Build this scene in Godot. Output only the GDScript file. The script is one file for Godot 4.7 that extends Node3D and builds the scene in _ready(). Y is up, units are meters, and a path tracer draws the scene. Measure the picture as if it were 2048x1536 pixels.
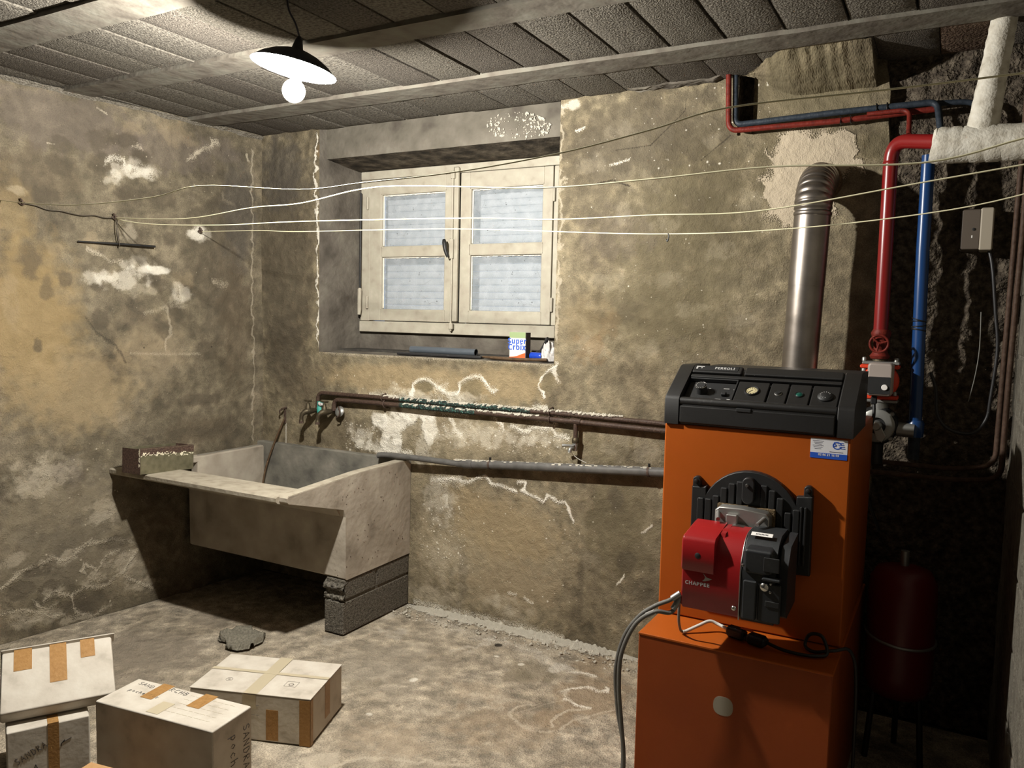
extends Node3D

# ------------------------------------------------------------------ mesh builder
class MB:
	var v := PackedVector3Array()
	var n := PackedVector3Array()
	var uv := PackedVector2Array()
	var ix := PackedInt32Array()

	func vert(p: Vector3, nn: Vector3, t := Vector2.ZERO) -> int:
		v.append(p)
		n.append(nn)
		uv.append(t)
		return v.size() - 1

	func tri(a: int, b: int, c: int) -> void:
		var g := (v[b] - v[a]).cross(v[c] - v[a])
		if g.dot(n[a] + n[b] + n[c]) > 0.0:
			ix.append_array([a, c, b])
		else:
			ix.append_array([a, b, c])

	func quad(a: Vector3, b: Vector3, c: Vector3, d: Vector3, nn := Vector3.ZERO, uvs := []) -> void:
		var g := nn
		if g == Vector3.ZERO:
			g = -(b - a).cross(c - a).normalized()
		var u: Array = uvs if uvs.size() == 4 else [Vector2(0, 0), Vector2(1, 0), Vector2(1, 1), Vector2(0, 1)]
		var i := vert(a, g, u[0])
		vert(b, g, u[1])
		vert(c, g, u[2])
		vert(d, g, u[3])
		tri(i, i + 1, i + 2)
		tri(i, i + 2, i + 3)

	# box with rounded (chamfered) edges
	func box(c: Vector3, size: Vector3, bev := 0.003, bs := Basis()) -> void:
		var h := size * 0.5
		var b := minf(bev, minf(h.x, minf(h.y, h.z)) * 0.9)
		var pt := func(k: int, s: Vector3) -> Vector3:
			var q := Vector3.ZERO
			for j in 3:
				q[j] = s[j] * (h[j] if j == k else h[j] - b)
			return c + bs * q
		var ax := [bs.x.normalized(), bs.y.normalized(), bs.z.normalized()]
		for k in 3:
			var l := (k + 1) % 3
			var m := (k + 2) % 3
			for s in [-1.0, 1.0]:
				var id := []
				for w in [Vector2(-1, -1), Vector2(1, -1), Vector2(1, 1), Vector2(-1, 1)]:
					var sg := Vector3.ZERO
					sg[k] = s
					sg[l] = w.x
					sg[m] = w.y
					id.append(vert(pt.call(k, sg), ax[k] * s, Vector2(w.x, w.y) * 0.5 + Vector2(0.5, 0.5)))
				tri(id[0], id[1], id[2])
				tri(id[0], id[2], id[3])
				for s2 in [-1.0, 1.0]:      # edge between face k (s) and face l (s2)
					var e := []
					for w in [-1.0, 1.0]:
						var sg := Vector3.ZERO
						sg[k] = s
						sg[l] = s2
						sg[m] = w
						e.append(vert(pt.call(k, sg), ax[k] * s))
						e.append(vert(pt.call(l, sg), ax[l] * s2))
					tri(e[0], e[1], e[3])
					tri(e[0], e[3], e[2])
		for sx in [-1.0, 1.0]:
			for sy in [-1.0, 1.0]:
				for sz in [-1.0, 1.0]:
					var sg := Vector3(sx, sy, sz)
					tri(vert(pt.call(0, sg), ax[0] * sx), vert(pt.call(1, sg), ax[1] * sy), vert(pt.call(2, sg), ax[2] * sz))

	# swept round tube; rad is one radius or one for each point
	func tube(pts: Array, rad, sides := 10, caps := true) -> void:
		var m := pts.size()
		var up := Vector3.ZERO
		var first := v.size()
		for i in m:
			var p: Vector3 = pts[i]
			var d: Vector3 = (pts[mini(i + 1, m - 1)] - pts[maxi(i - 1, 0)]).normalized()
			if up == Vector3.ZERO:
				up = Vector3.UP if absf(d.y) < 0.9 else Vector3.RIGHT
			up = (up - d * up.dot(d)).normalized()
			var side := d.cross(up)
			var r: float = rad[i] if rad is Array else rad
			var lean := 0.0
			if rad is Array:
				lean = (rad[mini(i + 1, m - 1)] - rad[maxi(i - 1, 0)]) / maxf(1e-5, pts[mini(i + 1, m - 1)].distance_to(pts[maxi(i - 1, 0)]))
			for k in sides + 1:
				var a := TAU * k / sides
				var o := up * cos(a) + side * sin(a)
				vert(p + o * r, (o - d * lean).normalized(), Vector2(float(k) / sides, i))
		for i in m - 1:
			for k in sides:
				var q := first + i * (sides + 1) + k
				tri(q, q + 1, q + sides + 2)
				tri(q, q + sides + 2, q + sides + 1)
		if caps:
			for e in [0, m - 1]:
				var d: Vector3 = (pts[0] - pts[1]).normalized() if e == 0 else (pts[m - 1] - pts[m - 2]).normalized()
				var ce := vert(pts[e], d)
				var ring := []
				for k in sides:
					ring.append(vert(v[first + e * (sides + 1) + k], d))
				for k in sides:
					tri(ce, ring[k], ring[(k + 1) % sides])

	# lathe: profile of Vector2(radius, height) turned about the local y axis of xf
	func lathe(prof: Array, sides := 24, xf := Transform3D(), crease := 0.7) -> void:
		for i in prof.size() - 1:
			var a: Vector2 = prof[i]
			var b: Vector2 = prof[i + 1]
			if a.is_equal_approx(b):
				continue
			var t := (b - a).normalized()
			var nn := Vector2(t.y, -t.x)
			var na := nn
			var nb := nn
			if i > 0:
				var tp: Vector2 = (a - prof[i - 1]).normalized()
				if tp.dot(t) > crease:
					na = (nn + Vector2(tp.y, -tp.x)).normalized()
			if i < prof.size() - 2:
				var tn: Vector2 = (prof[i + 2] - b).normalized()
				if tn.dot(t) > crease:
					nb = (nn + Vector2(tn.y, -tn.x)).normalized()
			var base := v.size()
			for k in sides + 1:
				var an := TAU * k / sides
				var c := cos(an)
				var s := sin(an)
				vert(xf * Vector3(a.x * c, a.y, a.x * s), (xf.basis * Vector3(na.x * c, na.y, na.x * s)).normalized())
				vert(xf * Vector3(b.x * c, b.y, b.x * s), (xf.basis * Vector3(nb.x * c, nb.y, nb.x * s)).normalized())
			for k in sides:
				var q := base + k * 2
				tri(q, q + 1, q + 3)
				tri(q, q + 3, q + 2)

	# polygon in the local xy plane of xf, extruded from z0 to z1 with a chamfer on the z1 rim
	func prism(poly: Array, z0: float, z1: float, xf := Transform3D(), bev := 0.0, smooth := false) -> void:
		var pg := PackedVector2Array(poly)
		if Geometry2D.is_polygon_clockwise(pg):
			pg.reverse()
		var m := pg.size()
		var inner := pg
		if bev > 0.0:
			inner = PackedVector2Array()
			for i in m:
				var e0 := (pg[i] - pg[(i + m - 1) % m]).normalized()
				var e1 := (pg[(i + 1) % m] - pg[i]).normalized()
				var n0 := Vector2(-e0.y, e0.x)
				var n1 := Vector2(-e1.y, e1.x)
				var bi := (n0 + n1)
				inner.append(pg[i] + bi * bev / maxf(0.3, 1.0 + n0.dot(n1)))
		var tri_ix := Geometry2D.triangulate_polygon(inner)
		var tri_bk := Geometry2D.triangulate_polygon(pg)
		var zf := (xf.basis * Vector3(0, 0, signf(z1 - z0))).normalized()
		var f := v.size()
		for p in inner:
			vert(xf * Vector3(p.x, p.y, z1), zf, p)
		for k in range(0, tri_ix.size(), 3):
			tri(f + tri_ix[k], f + tri_ix[k + 1], f + tri_ix[k + 2])
		f = v.size()
		for p in pg:
			vert(xf * Vector3(p.x, p.y, z0), -zf, p)
		for k in range(0, tri_bk.size(), 3):
			tri(f + tri_bk[k], f + tri_bk[k + 1], f + tri_bk[k + 2])
		var zb := z1 - signf(z1 - z0) * bev
		for i in m:
			var j := (i + 1) % m
			var e := (pg[j] - pg[i]).normalized()
			var on := (xf.basis * Vector3(e.y, -e.x, 0)).normalized()
			var on0 := on
			var on1 := on
			if smooth:
				var ep := (pg[i] - pg[(i + m - 1) % m]).normalized()
				var en := (pg[(j + 1) % m] - pg[j]).normalized()
				if ep.dot(e) > 0.6:
					on0 = (on + (xf.basis * Vector3(ep.y, -ep.x, 0)).normalized()).normalized()
				if en.dot(e) > 0.6:
					on1 = (on + (xf.basis * Vector3(en.y, -en.x, 0)).normalized()).normalized()
			var q := vert(xf * Vector3(pg[i].x, pg[i].y, z0), on0)
			vert(xf * Vector3(pg[j].x, pg[j].y, z0), on1)
			vert(xf * Vector3(pg[j].x, pg[j].y, zb), on1)
			vert(xf * Vector3(pg[i].x, pg[i].y, zb), on0)
			tri(q, q + 1, q + 2)
			tri(q, q + 2, q + 3)
			if bev > 0.0:
				q = vert(xf * Vector3(pg[i].x, pg[i].y, zb), on0)
				vert(xf * Vector3(pg[j].x, pg[j].y, zb), on1)
				vert(xf * Vector3(inner[j].x, inner[j].y, z1), zf)
				vert(xf * Vector3(inner[i].x, inner[i].y, z1), zf)
				tri(q, q + 1, q + 2)
				tri(q, q + 2, q + 3)

	# smooth sheet: f(s, t) gives the point, g(s, t) the texture coordinate; s, t in 0..1
	func sheet(nu: int, nv: int, f: Callable, toward: Vector3, g = null) -> void:
		var first := v.size()
		var pts := PackedVector3Array()
		for j in nv + 1:
			for i in nu + 1:
				pts.append(f.call(float(i) / nu, float(j) / nv))
		for j in nv + 1:
			for i in nu + 1:
				var a := pts[j * (nu + 1) + mini(i + 1, nu)] - pts[j * (nu + 1) + maxi(i - 1, 0)]
				var b := pts[mini(j + 1, nv) * (nu + 1) + i] - pts[maxi(j - 1, 0) * (nu + 1) + i]
				var nn := a.cross(b).normalized()
				if toward != Vector3.ZERO and nn.dot(toward) < 0.0:
					nn = -nn
				var p := pts[j * (nu + 1) + i]
				vert(p, nn, g.call(p) if g != null else Vector2(float(i) / nu, float(j) / nv))
		for j in nv:
			for i in nu:
				var q := first + j * (nu + 1) + i
				tri(q, q + 1, q + nu + 2)
				tri(q, q + nu + 2, q + nu + 1)

	func mesh() -> ArrayMesh:
		var a := []
		a.resize(Mesh.ARRAY_MAX)
		a[Mesh.ARRAY_VERTEX] = v
		a[Mesh.ARRAY_NORMAL] = n
		a[Mesh.ARRAY_TEX_UV] = uv
		a[Mesh.ARRAY_INDEX] = ix
		var m := ArrayMesh.new()
		m.add_surface_from_arrays(Mesh.PRIMITIVE_TRIANGLES, a)
		return m

# ------------------------------------------------------------------ a painted coat of plaster: colour and relief of one wall
class Coat:
	var w: int
	var h: int
	var s: float
	var ox: float
	var oy: float
	var r := PackedByteArray()
	var z := PackedFloat32Array()
	var mid: PackedByteArray
	var fine: PackedByteArray
	var flip := 1.0
	const M := 1024
	const RELIEF := 0.05

	func setup(x0: float, x1: float, y0: float, y1: float, px_per_m: float, y_down: bool, noise_mid: PackedByteArray, noise_fine: PackedByteArray) -> void:
		s = px_per_m
		w = int((x1 - x0) * s)
		h = int((y1 - y0) * s)
		ox = x0
		oy = y1 if y_down else y0
		flip = -1.0 if y_down else 1.0
		mid = noise_mid
		fine = noise_fine
		r.resize(w * h * 3)
		z.resize(w * h)

	func uv(x: float, y: float) -> Vector2:
		return Vector2((x - ox) * s / w, (y - oy) * flip * s / h)

	func ground(ramp: Gradient, sd: int, freq: float, grain: float, bump: float) -> void:
		var no := FastNoiseLite.new()
		no.seed = sd
		no.noise_type = FastNoiseLite.TYPE_SIMPLEX_SMOOTH
		no.frequency = freq / s
		no.fractal_octaves = 5
		no.domain_warp_enabled = true
		no.domain_warp_amplitude = 0.12 * s
		no.domain_warp_frequency = 2.0 / s
		var c := no.get_image(w, h, false, false, true).get_data()
		no.seed = sd + 50
		no.frequency = freq * 6.0 / s
		no.fractal_gain = 0.6
		no.domain_warp_amplitude = 0.05 * s
		no.domain_warp_frequency = 7.0 / s
		var e := no.get_image(w, h, false, false, true).get_data()
		var lr := PackedFloat32Array()
		var lg := PackedFloat32Array()
		var lb := PackedFloat32Array()
		for i in 256:
			var k := ramp.sample(i / 255.0)
			lr.append(k.r * 255.0)
			lg.append(k.g * 255.0)
			lb.append(k.b * 255.0)
		var lm := PackedFloat32Array()
		var lf := PackedFloat32Array()
		for i in 256:
			lm.append(1.0 + grain * 0.8 * (i / 127.5 - 1.0))
			lf.append(1.0 + grain * (i / 127.5 - 1.0))
		var le := PackedFloat32Array()
		for i in 256:
			le.append(0.91 + 0.18 * smoothstep(0.1, 0.9, i / 255.0))
		var bz := bump / RELIEF / 255.0
		var o := 0
		var p := 0
		for y in h:
			var row := (y & 1023) * M
			for x in w:
				var q := row + (x & 1023)
				var f := lm[mid[q]] * lf[fine[q]] * le[e[p]]
				var a := c[p]
				r[o] = clampi(int(lr[a] * f), 0, 255)
				r[o + 1] = clampi(int(lg[a] * f), 0, 255)
				r[o + 2] = clampi(int(lb[a] * f), 0, 255)
				z[p] = bz * (0.5 * mid[q] + 0.3 * fine[q] + 0.5 * a + 0.6 * e[p])
				o += 3
				p += 1

	func crumble(q: int) -> float:      # crusts are broken up, not even films
		return clampf((fine[q] * 0.55 + mid[(q + 35117) & 1048575] * 0.75 - 98.0) / 38.0, 0.0, 1.0)

	func dot_at(p: int, col: Color, a: float, dh: float) -> void:
		var o := p * 3
		r[o] = int(lerpf(r[o], col.r8, a))
		r[o + 1] = int(lerpf(r[o + 1], col.g8, a))
		r[o + 2] = int(lerpf(r[o + 2], col.b8, a))
		z[p] += dh * a / RELIEF

	func marks(list: Array, cols: Dictionary, sd: int) -> void:
		var rng := RandomNumberGenerator.new()
		rng.seed = sd
		for m in list:
			var kind: String = m[0]
			if kind == "b":
				blob((m[1] - ox) * s, (m[2] - oy) * flip * s, m[3] * s, m[4] * s, cols[m[6]], m[7], m[8], m[9], m[10], rng.randi() & 1023)
			elif kind == "s":
				var pts: Array = m[1]
				var q := []
				for i in range(0, pts.size(), 2):
					q.append(Vector2((pts[i] - ox) * s, (pts[i + 1] - oy) * flip * s))
				stroke(q, m[2] * s, cols[m[3]], m[4], m[5], m[6], rng.randi() & 1023)
			elif kind == "k":
				for i in int(m[5]):
					var x := lerpf(m[1], m[3], rng.randf())
					var y := lerpf(m[2], m[4], rng.randf())
					var rad := lerpf(m[6], m[7], pow(rng.randf(), 3.0)) * s
					blob((x - ox) * s, (y - oy) * flip * s, rad, rad * rng.randf_range(0.5, 1.3), cols[m[8]], 0.85, 0.6, 0.5, m[9], rng.randi() & 1023)
			elif kind == "p":
				var pts: Array = m[1]
				var q := PackedVector2Array()
				for i in range(0, pts.size(), 2):
					q.append(Vector2((pts[i] - ox) * s, (pts[i + 1] - oy) * flip * s))
				poly(q, cols[m[2]], m[3], m[4] * s, m[5], rng.randi() & 1023)

	func blob(cx: float, cy: float, rx: float, ry: float, col: Color, al: float, rag: float, soft: float, dh: float, off: int) -> void:
		var ext := 1.0 + rag
		for y in range(maxi(0, int(cy - ry * ext)), mini(h, int(cy + ry * ext) + 1)):
			var dy := (y - cy) / ry
			var row := ((y + off) & 1023) * M
			for x in range(maxi(0, int(cx - rx * ext)), mini(w, int(cx + rx * ext) + 1)):
				var dx := (x - cx) / rx
				var q := row + ((x + off * 3) & 1023)
				var d := sqrt(dx * dx + dy * dy) + rag * (mid[q] * 0.0055 + fine[q] * 0.0023 - 1.0)
				if d < 1.0:
					var a := al * minf(1.0, (1.0 - d) / soft)
					dot_at(y * w + x, col, a * (0.72 + fine[q] * 0.0011) * (crumble(q) if rag > 0.75 else 1.0), dh)

	func stroke(q: Array, wd: float, col: Color, al: float, rag: float, dh: float, off: int) -> void:
		var box := Rect2(q[0], Vector2.ZERO)
		for p in q:
			box = box.expand(p)
		var e := wd * (2.5 + rag * 3.5) + 1.0
		box = box.grow(e)
		for y in range(maxi(0, int(box.position.y)), mini(h, int(box.end.y) + 1)):
			var row := ((y + off) & 1023) * M
			for x in range(maxi(0, int(box.position.x)), mini(w, int(box.end.x) + 1)):
				var k := row + ((x + off * 3) & 1023)
				var p := Vector2(x, y) + Vector2(mid[k] - 128, fine[k] - 128) * (wd * (0.4 + rag) * 0.016)
				var d := 1e9
				for i in q.size() - 1:
					var a: Vector2 = q[i]
					var b: Vector2 = q[i + 1]
					if p.x < minf(a.x, b.x) - e or p.x > maxf(a.x, b.x) + e or p.y < minf(a.y, b.y) - e or p.y > maxf(a.y, b.y) + e:
						continue
					var ab := b - a
					var t := clampf((p - a).dot(ab) / ab.length_squared(), 0.0, 1.0)
					d = minf(d, p.distance_squared_to(a + ab * t))
				if d < wd * wd * 4.0:
					var dd := sqrt(d) / wd + rag * (mid[k] * 0.004 + fine[k] * 0.004 - 1.0)
					if dd < 1.0:
						dot_at(y * w + x, col, al * minf(1.0, (1.0 - dd) / 0.4) * (1.0 - rag * 0.6 * (1.0 - crumble(k))), dh)

	func poly(q: PackedVector2Array, col: Color, al: float, rag: float, dh: float, off: int) -> void:
		var box := Rect2(q[0], Vector2.ZERO)
		for p in q:
			box = box.expand(p)
		box = box.grow(rag * 2.0)
		for y in range(maxi(0, int(box.position.y)), mini(h, int(box.end.y) + 1)):
			var row := ((y + off) & 1023) * M
			for x in range(maxi(0, int(box.position.x)), mini(w, int(box.end.x) + 1)):
				var k := row + ((x + off * 3) & 1023)
				var p := Vector2(x, y) + Vector2(mid[k] - 128 + (fine[k] - 128) * 0.5, fine[k] - 128 + (mid[(k + 7919) & 1048575] - 128) * 0.7) * (rag * 0.012)
				if Geometry2D.is_point_in_polygon(p, q):
					dot_at(y * w + x, col, al * (0.8 + mid[k] * 0.0008), dh)

	func material(rough: float) -> StandardMaterial3D:
		var m := StandardMaterial3D.new()
		m.albedo_texture = ImageTexture.create_from_image(Image.create_from_data(w, h, false, Image.FORMAT_RGB8, r))
		m.heightmap_enabled = true
		m.heightmap_texture = ImageTexture.create_from_image(Image.create_from_data(w, h, false, Image.FORMAT_RF, z.to_byte_array()))
		m.heightmap_scale = RELIEF * 100.0
		m.roughness = rough
		m.metallic_specular = 0.3
		m.texture_repeat = false
		return m

# ------------------------------------------------------------------ scene helpers
const CEIL := 2.465                  # height of the ceiling blocks
const RIGHT_X := 0.19                # face of the block wall on the right
const FRONT_Z := 7.5                 # unseen wall behind the camera, set far back to cut bounced light
var M := {}                          # materials by name
var used := {}

func numbered(called: String) -> String:
	used[called] = used.get(called, -1) + 1
	return called if used[called] == 0 else "%s_%03d" % [called, used[called]]

func tag(o: Node, label: String, category: String, group := "", kind := "") -> void:
	o.set_meta("label", label)
	o.set_meta("category", category)
	if group:
		o.set_meta("group", group)
	if kind:
		o.set_meta("kind", kind)

func thing(called: String, label: String, category: String, at := Vector3.ZERO, group := "") -> Node3D:
	var o := Node3D.new()
	o.name = numbered(called)
	o.position = at
	add_child(o)
	tag(o, label, category, group)
	return o

func structure(called: String, label: String, category: String) -> Node3D:
	var o := thing(called, label, category)
	o.set_meta("kind", "structure")
	return o

func part(parent: Node, called: String, mb, m: Material, label := "") -> MeshInstance3D:
	var o := MeshInstance3D.new()
	o.name = called
	o.mesh = mb.mesh() if mb is MB else mb
	o.material_override = m
	parent.add_child(o, true)
	if label:
		o.set_meta("label", label)
	return o

func solo(called: String, mb: MB, m: Material, label: String, category: String, group := "") -> MeshInstance3D:
	var o := part(self, numbered(called), mb, m)
	tag(o, label, category, group)
	return o

# parts of a thing are modelled in room coordinates: shift them under the thing's base
func settle(t: Node3D, base: Vector3) -> Node3D:
	t.position = base
	for c in t.get_children():
		c.position -= base
	return t

func bx(c: Vector3, size: Vector3, bev := 0.003, bs := Basis()) -> MB:
	var b := MB.new()
	b.box(c, size, bev, bs)
	return b

func tb(pts: Array, rad, sides := 10) -> MB:
	var b := MB.new()
	b.tube(pts, rad, sides)
	return b

func lt(prof: Array, sides := 24, xf := Transform3D()) -> MB:
	var b := MB.new()
	b.lathe(prof, sides, xf)
	return b

func pr(poly: Array, z0: float, z1: float, xf := Transform3D(), bev := 0.0, smooth := false) -> MB:
	var b := MB.new()
	b.prism(poly, z0, z1, xf, bev, smooth)
	return b

func mm(x0: float, x1: float, y0: float, y1: float, z0: float, z1: float, bev := 0.003) -> MB:
	return bx(Vector3(x0 + x1, y0 + y1, z0 + z1) * 0.5, Vector3(x1 - x0, y1 - y0, z1 - z0).abs(), bev)

# smooth curve through points
func curve(pts: Array, each := 6) -> Array:
	var o := []
	for i in pts.size() - 1:
		var a: Vector3 = pts[maxi(i - 1, 0)]
		var b: Vector3 = pts[i]
		var c: Vector3 = pts[i + 1]
		var d: Vector3 = pts[mini(i + 2, pts.size() - 1)]
		for k in each:
			o.append(b.cubic_interpolate(c, a, d, float(k) / each))
	o.append(pts[-1])
	return o

# rounded corners on a pipe run
func bends(pts: Array, rad: float, each := 6) -> Array:
	var o := [pts[0]]
	for i in range(1, pts.size() - 1):
		var p: Vector3 = pts[i]
		var a: Vector3 = (pts[i - 1] - p)
		var b: Vector3 = (pts[i + 1] - p)
		var r := minf(rad, minf(a.length(), b.length()) * 0.49)
		var s := p + a.normalized() * r
		var e := p + b.normalized() * r
		for k in each + 1:
			var t := float(k) / each
			o.append(s.lerp(p, t).lerp(p.lerp(e, t), t))
	o.append(pts[-1])
	return o

func along(dir: Vector3, at: Vector3) -> Transform3D:     # a frame whose y axis points along dir
	var y := dir.normalized()
	var x := y.cross(Vector3.FORWARD if absf(y.z) < 0.9 else Vector3.RIGHT).normalized()
	return Transform3D(Basis(x, y, x.cross(y)), at)

func circle(c: Vector2, r: float, n := 20) -> Array:
	var o := []
	for i in n:
		o.append(c + Vector2(cos(TAU * i / n), sin(TAU * i / n)) * r)
	return o

func roundrect(x0: float, y0: float, x1: float, y1: float, r: float, n := 4) -> Array:
	var o := []
	for c in [[x1 - r, y1 - r, 0.0], [x0 + r, y1 - r, PI / 2], [x0 + r, y0 + r, PI], [x1 - r, y0 + r, PI * 1.5]]:
		for k in n + 1:
			var a: float = c[2] + PI / 2 * k / n
			o.append(Vector2(c[0] + cos(a) * r, c[1] + sin(a) * r))
	return o

func plain(col: Color, rough := 0.6, metal := 0.0, spec := 0.5) -> StandardMaterial3D:
	var m := StandardMaterial3D.new()
	m.albedo_color = col
	m.roughness = rough
	m.metallic = metal
	m.metallic_specular = spec
	return m

func noise(sd: int, freq: float, oct := 4, type := FastNoiseLite.TYPE_SIMPLEX_SMOOTH) -> FastNoiseLite:
	var n := FastNoiseLite.new()
	n.seed = sd
	n.frequency = freq
	n.fractal_octaves = oct
	n.noise_type = type
	return n

func tex(n: FastNoiseLite, size := 512, ramp: Gradient = null) -> NoiseTexture2D:
	var t := NoiseTexture2D.new()
	t.width = size
	t.height = size
	t.seamless = true
	t.noise = n
	t.color_ramp = ramp
	t.generate_mipmaps = false
	return t

func ramp(cols: Array, at := []) -> Gradient:
	var g := Gradient.new()
	var off := PackedFloat32Array()
	for i in cols.size():
		off.append(at[i] if at.size() else float(i) / (cols.size() - 1))
	g.offsets = off
	g.colors = PackedColorArray(cols)
	return g

# grainy matter: colour noise and relief, laid on by triplanar mapping with a tile of so many metres
func grainy(cols: Array, sd: int, tile: float, freq: float, rough: float, relief_cm: float, relief_freq: float, world := true, at := []) -> StandardMaterial3D:
	var m := StandardMaterial3D.new()
	m.albedo_texture = tex(noise(sd, freq, 5), 512, ramp(cols, at))
	m.uv1_triplanar = true
	m.uv1_world_triplanar = world
	m.uv1_scale = Vector3.ONE / tile
	m.uv1_triplanar_sharpness = 4.0
	m.roughness = rough
	m.metallic_specular = 0.3
	if relief_cm > 0.0:
		m.heightmap_enabled = true
		m.heightmap_texture = tex(noise(sd + 7, relief_freq, 4), 512)
		m.heightmap_scale = relief_cm
	return m

func c8(r: int, g: int, b: int) -> Color:
	return Color8(r, g, b)

# printed lettering: a thin solid text lying in the local xy plane of xf
func lettering(parent: Node, words: String, height: float, xf: Transform3D, m: Material, bold := 0.0, depth := 0.0006) -> MeshInstance3D:
	var f := SystemFont.new()
	f.font_names = PackedStringArray(["Droid Sans"])
	f.font_weight = 700 if bold > 0.0 else 400
	var t := TextMesh.new()
	t.font = f
	t.text = words
	t.font_size = 32
	t.pixel_size = height / 23.0
	t.depth = depth
	t.curve_step = 2.0
	var o := MeshInstance3D.new()
	o.name = "lettering"
	o.mesh = t
	o.material_override = m
	o.transform = xf
	parent.add_child(o, true)
	return o

# handwriting: pen strokes of each letter in a 1 x 1 cell
const PEN := {
	"S": [[.85, .9, .5, 1, .2, .85, .25, .6, .7, .45, .8, .2, .5, 0, .1, .1]],
	"A": [[.05, 0, .5, 1, .9, 0], [.25, .4, .75, .4]],
	"N": [[.1, 0, .15, 1, .8, 0, .85, 1]],
	"D": [[.15, 0, .2, 1, .6, .95, .9, .5, .6, .05, .15, 0]],
	"R": [[.15, 0, .2, 1, .7, .95, .75, .65, .2, .5, .85, 0]],
	"H": [[.15, 0, .15, 1], [.8, 0, .8, 1], [.15, .5, .8, .5]],
	"B": [[.15, 0, .2, 1, .7, .9, .65, .6, .25, .5, .8, .35, .7, .05, .15, 0]],
	"C": [[.85, .85, .5, 1, .15, .6, .2, .2, .55, 0, .9, .15]],
	"M": [[.05, 0, .15, 1, .5, .3, .85, 1, .95, 0]],
	"1": [[.2, .7, .55, 1, .5, 0], [.2, 0, .85, .05]],
	"p": [[.2, -.4, .25, .6, .6, .6, .75, .3, .5, 0, .25, .1]],
	"o": [[.5, .6, .2, .3, .5, 0, .8, .3, .5, .6]],
	"c": [[.8, .5, .5, .6, .2, .3, .5, 0, .8, .1]],
	"h": [[.2, 0, .25, 1], [.22, .4, .55, .6, .75, .4, .75, 0]],
	"e": [[.2, .3, .8, .35, .6, .6, .3, .5, .2, .2, .5, 0, .8, .1]],
	"t": [[.5, 1, .45, .1, .7, 0], [.2, .65, .8, .68]],
	"s": [[.75, .55, .4, .6, .35, .4, .7, .2, .5, 0, .2, .05]],
}

func handwriting(parent: Node, words: String, cell: Vector2, pen: float, xf: Transform3D, m: Material) -> void:
	var b := MB.new()
	var x := 0.0
	for ch in words:
		if PEN.has(ch):
			for st in PEN[ch]:
				var pts := []
				for i in range(0, st.size(), 2):
					pts.append(xf * Vector3(x + st[i] * cell.x * 0.85, st[i + 1] * cell.y, 0.0004))
				b.tube(pts, pen, 5)
		x += cell.x
	part(parent, "handwriting", b, m)

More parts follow.
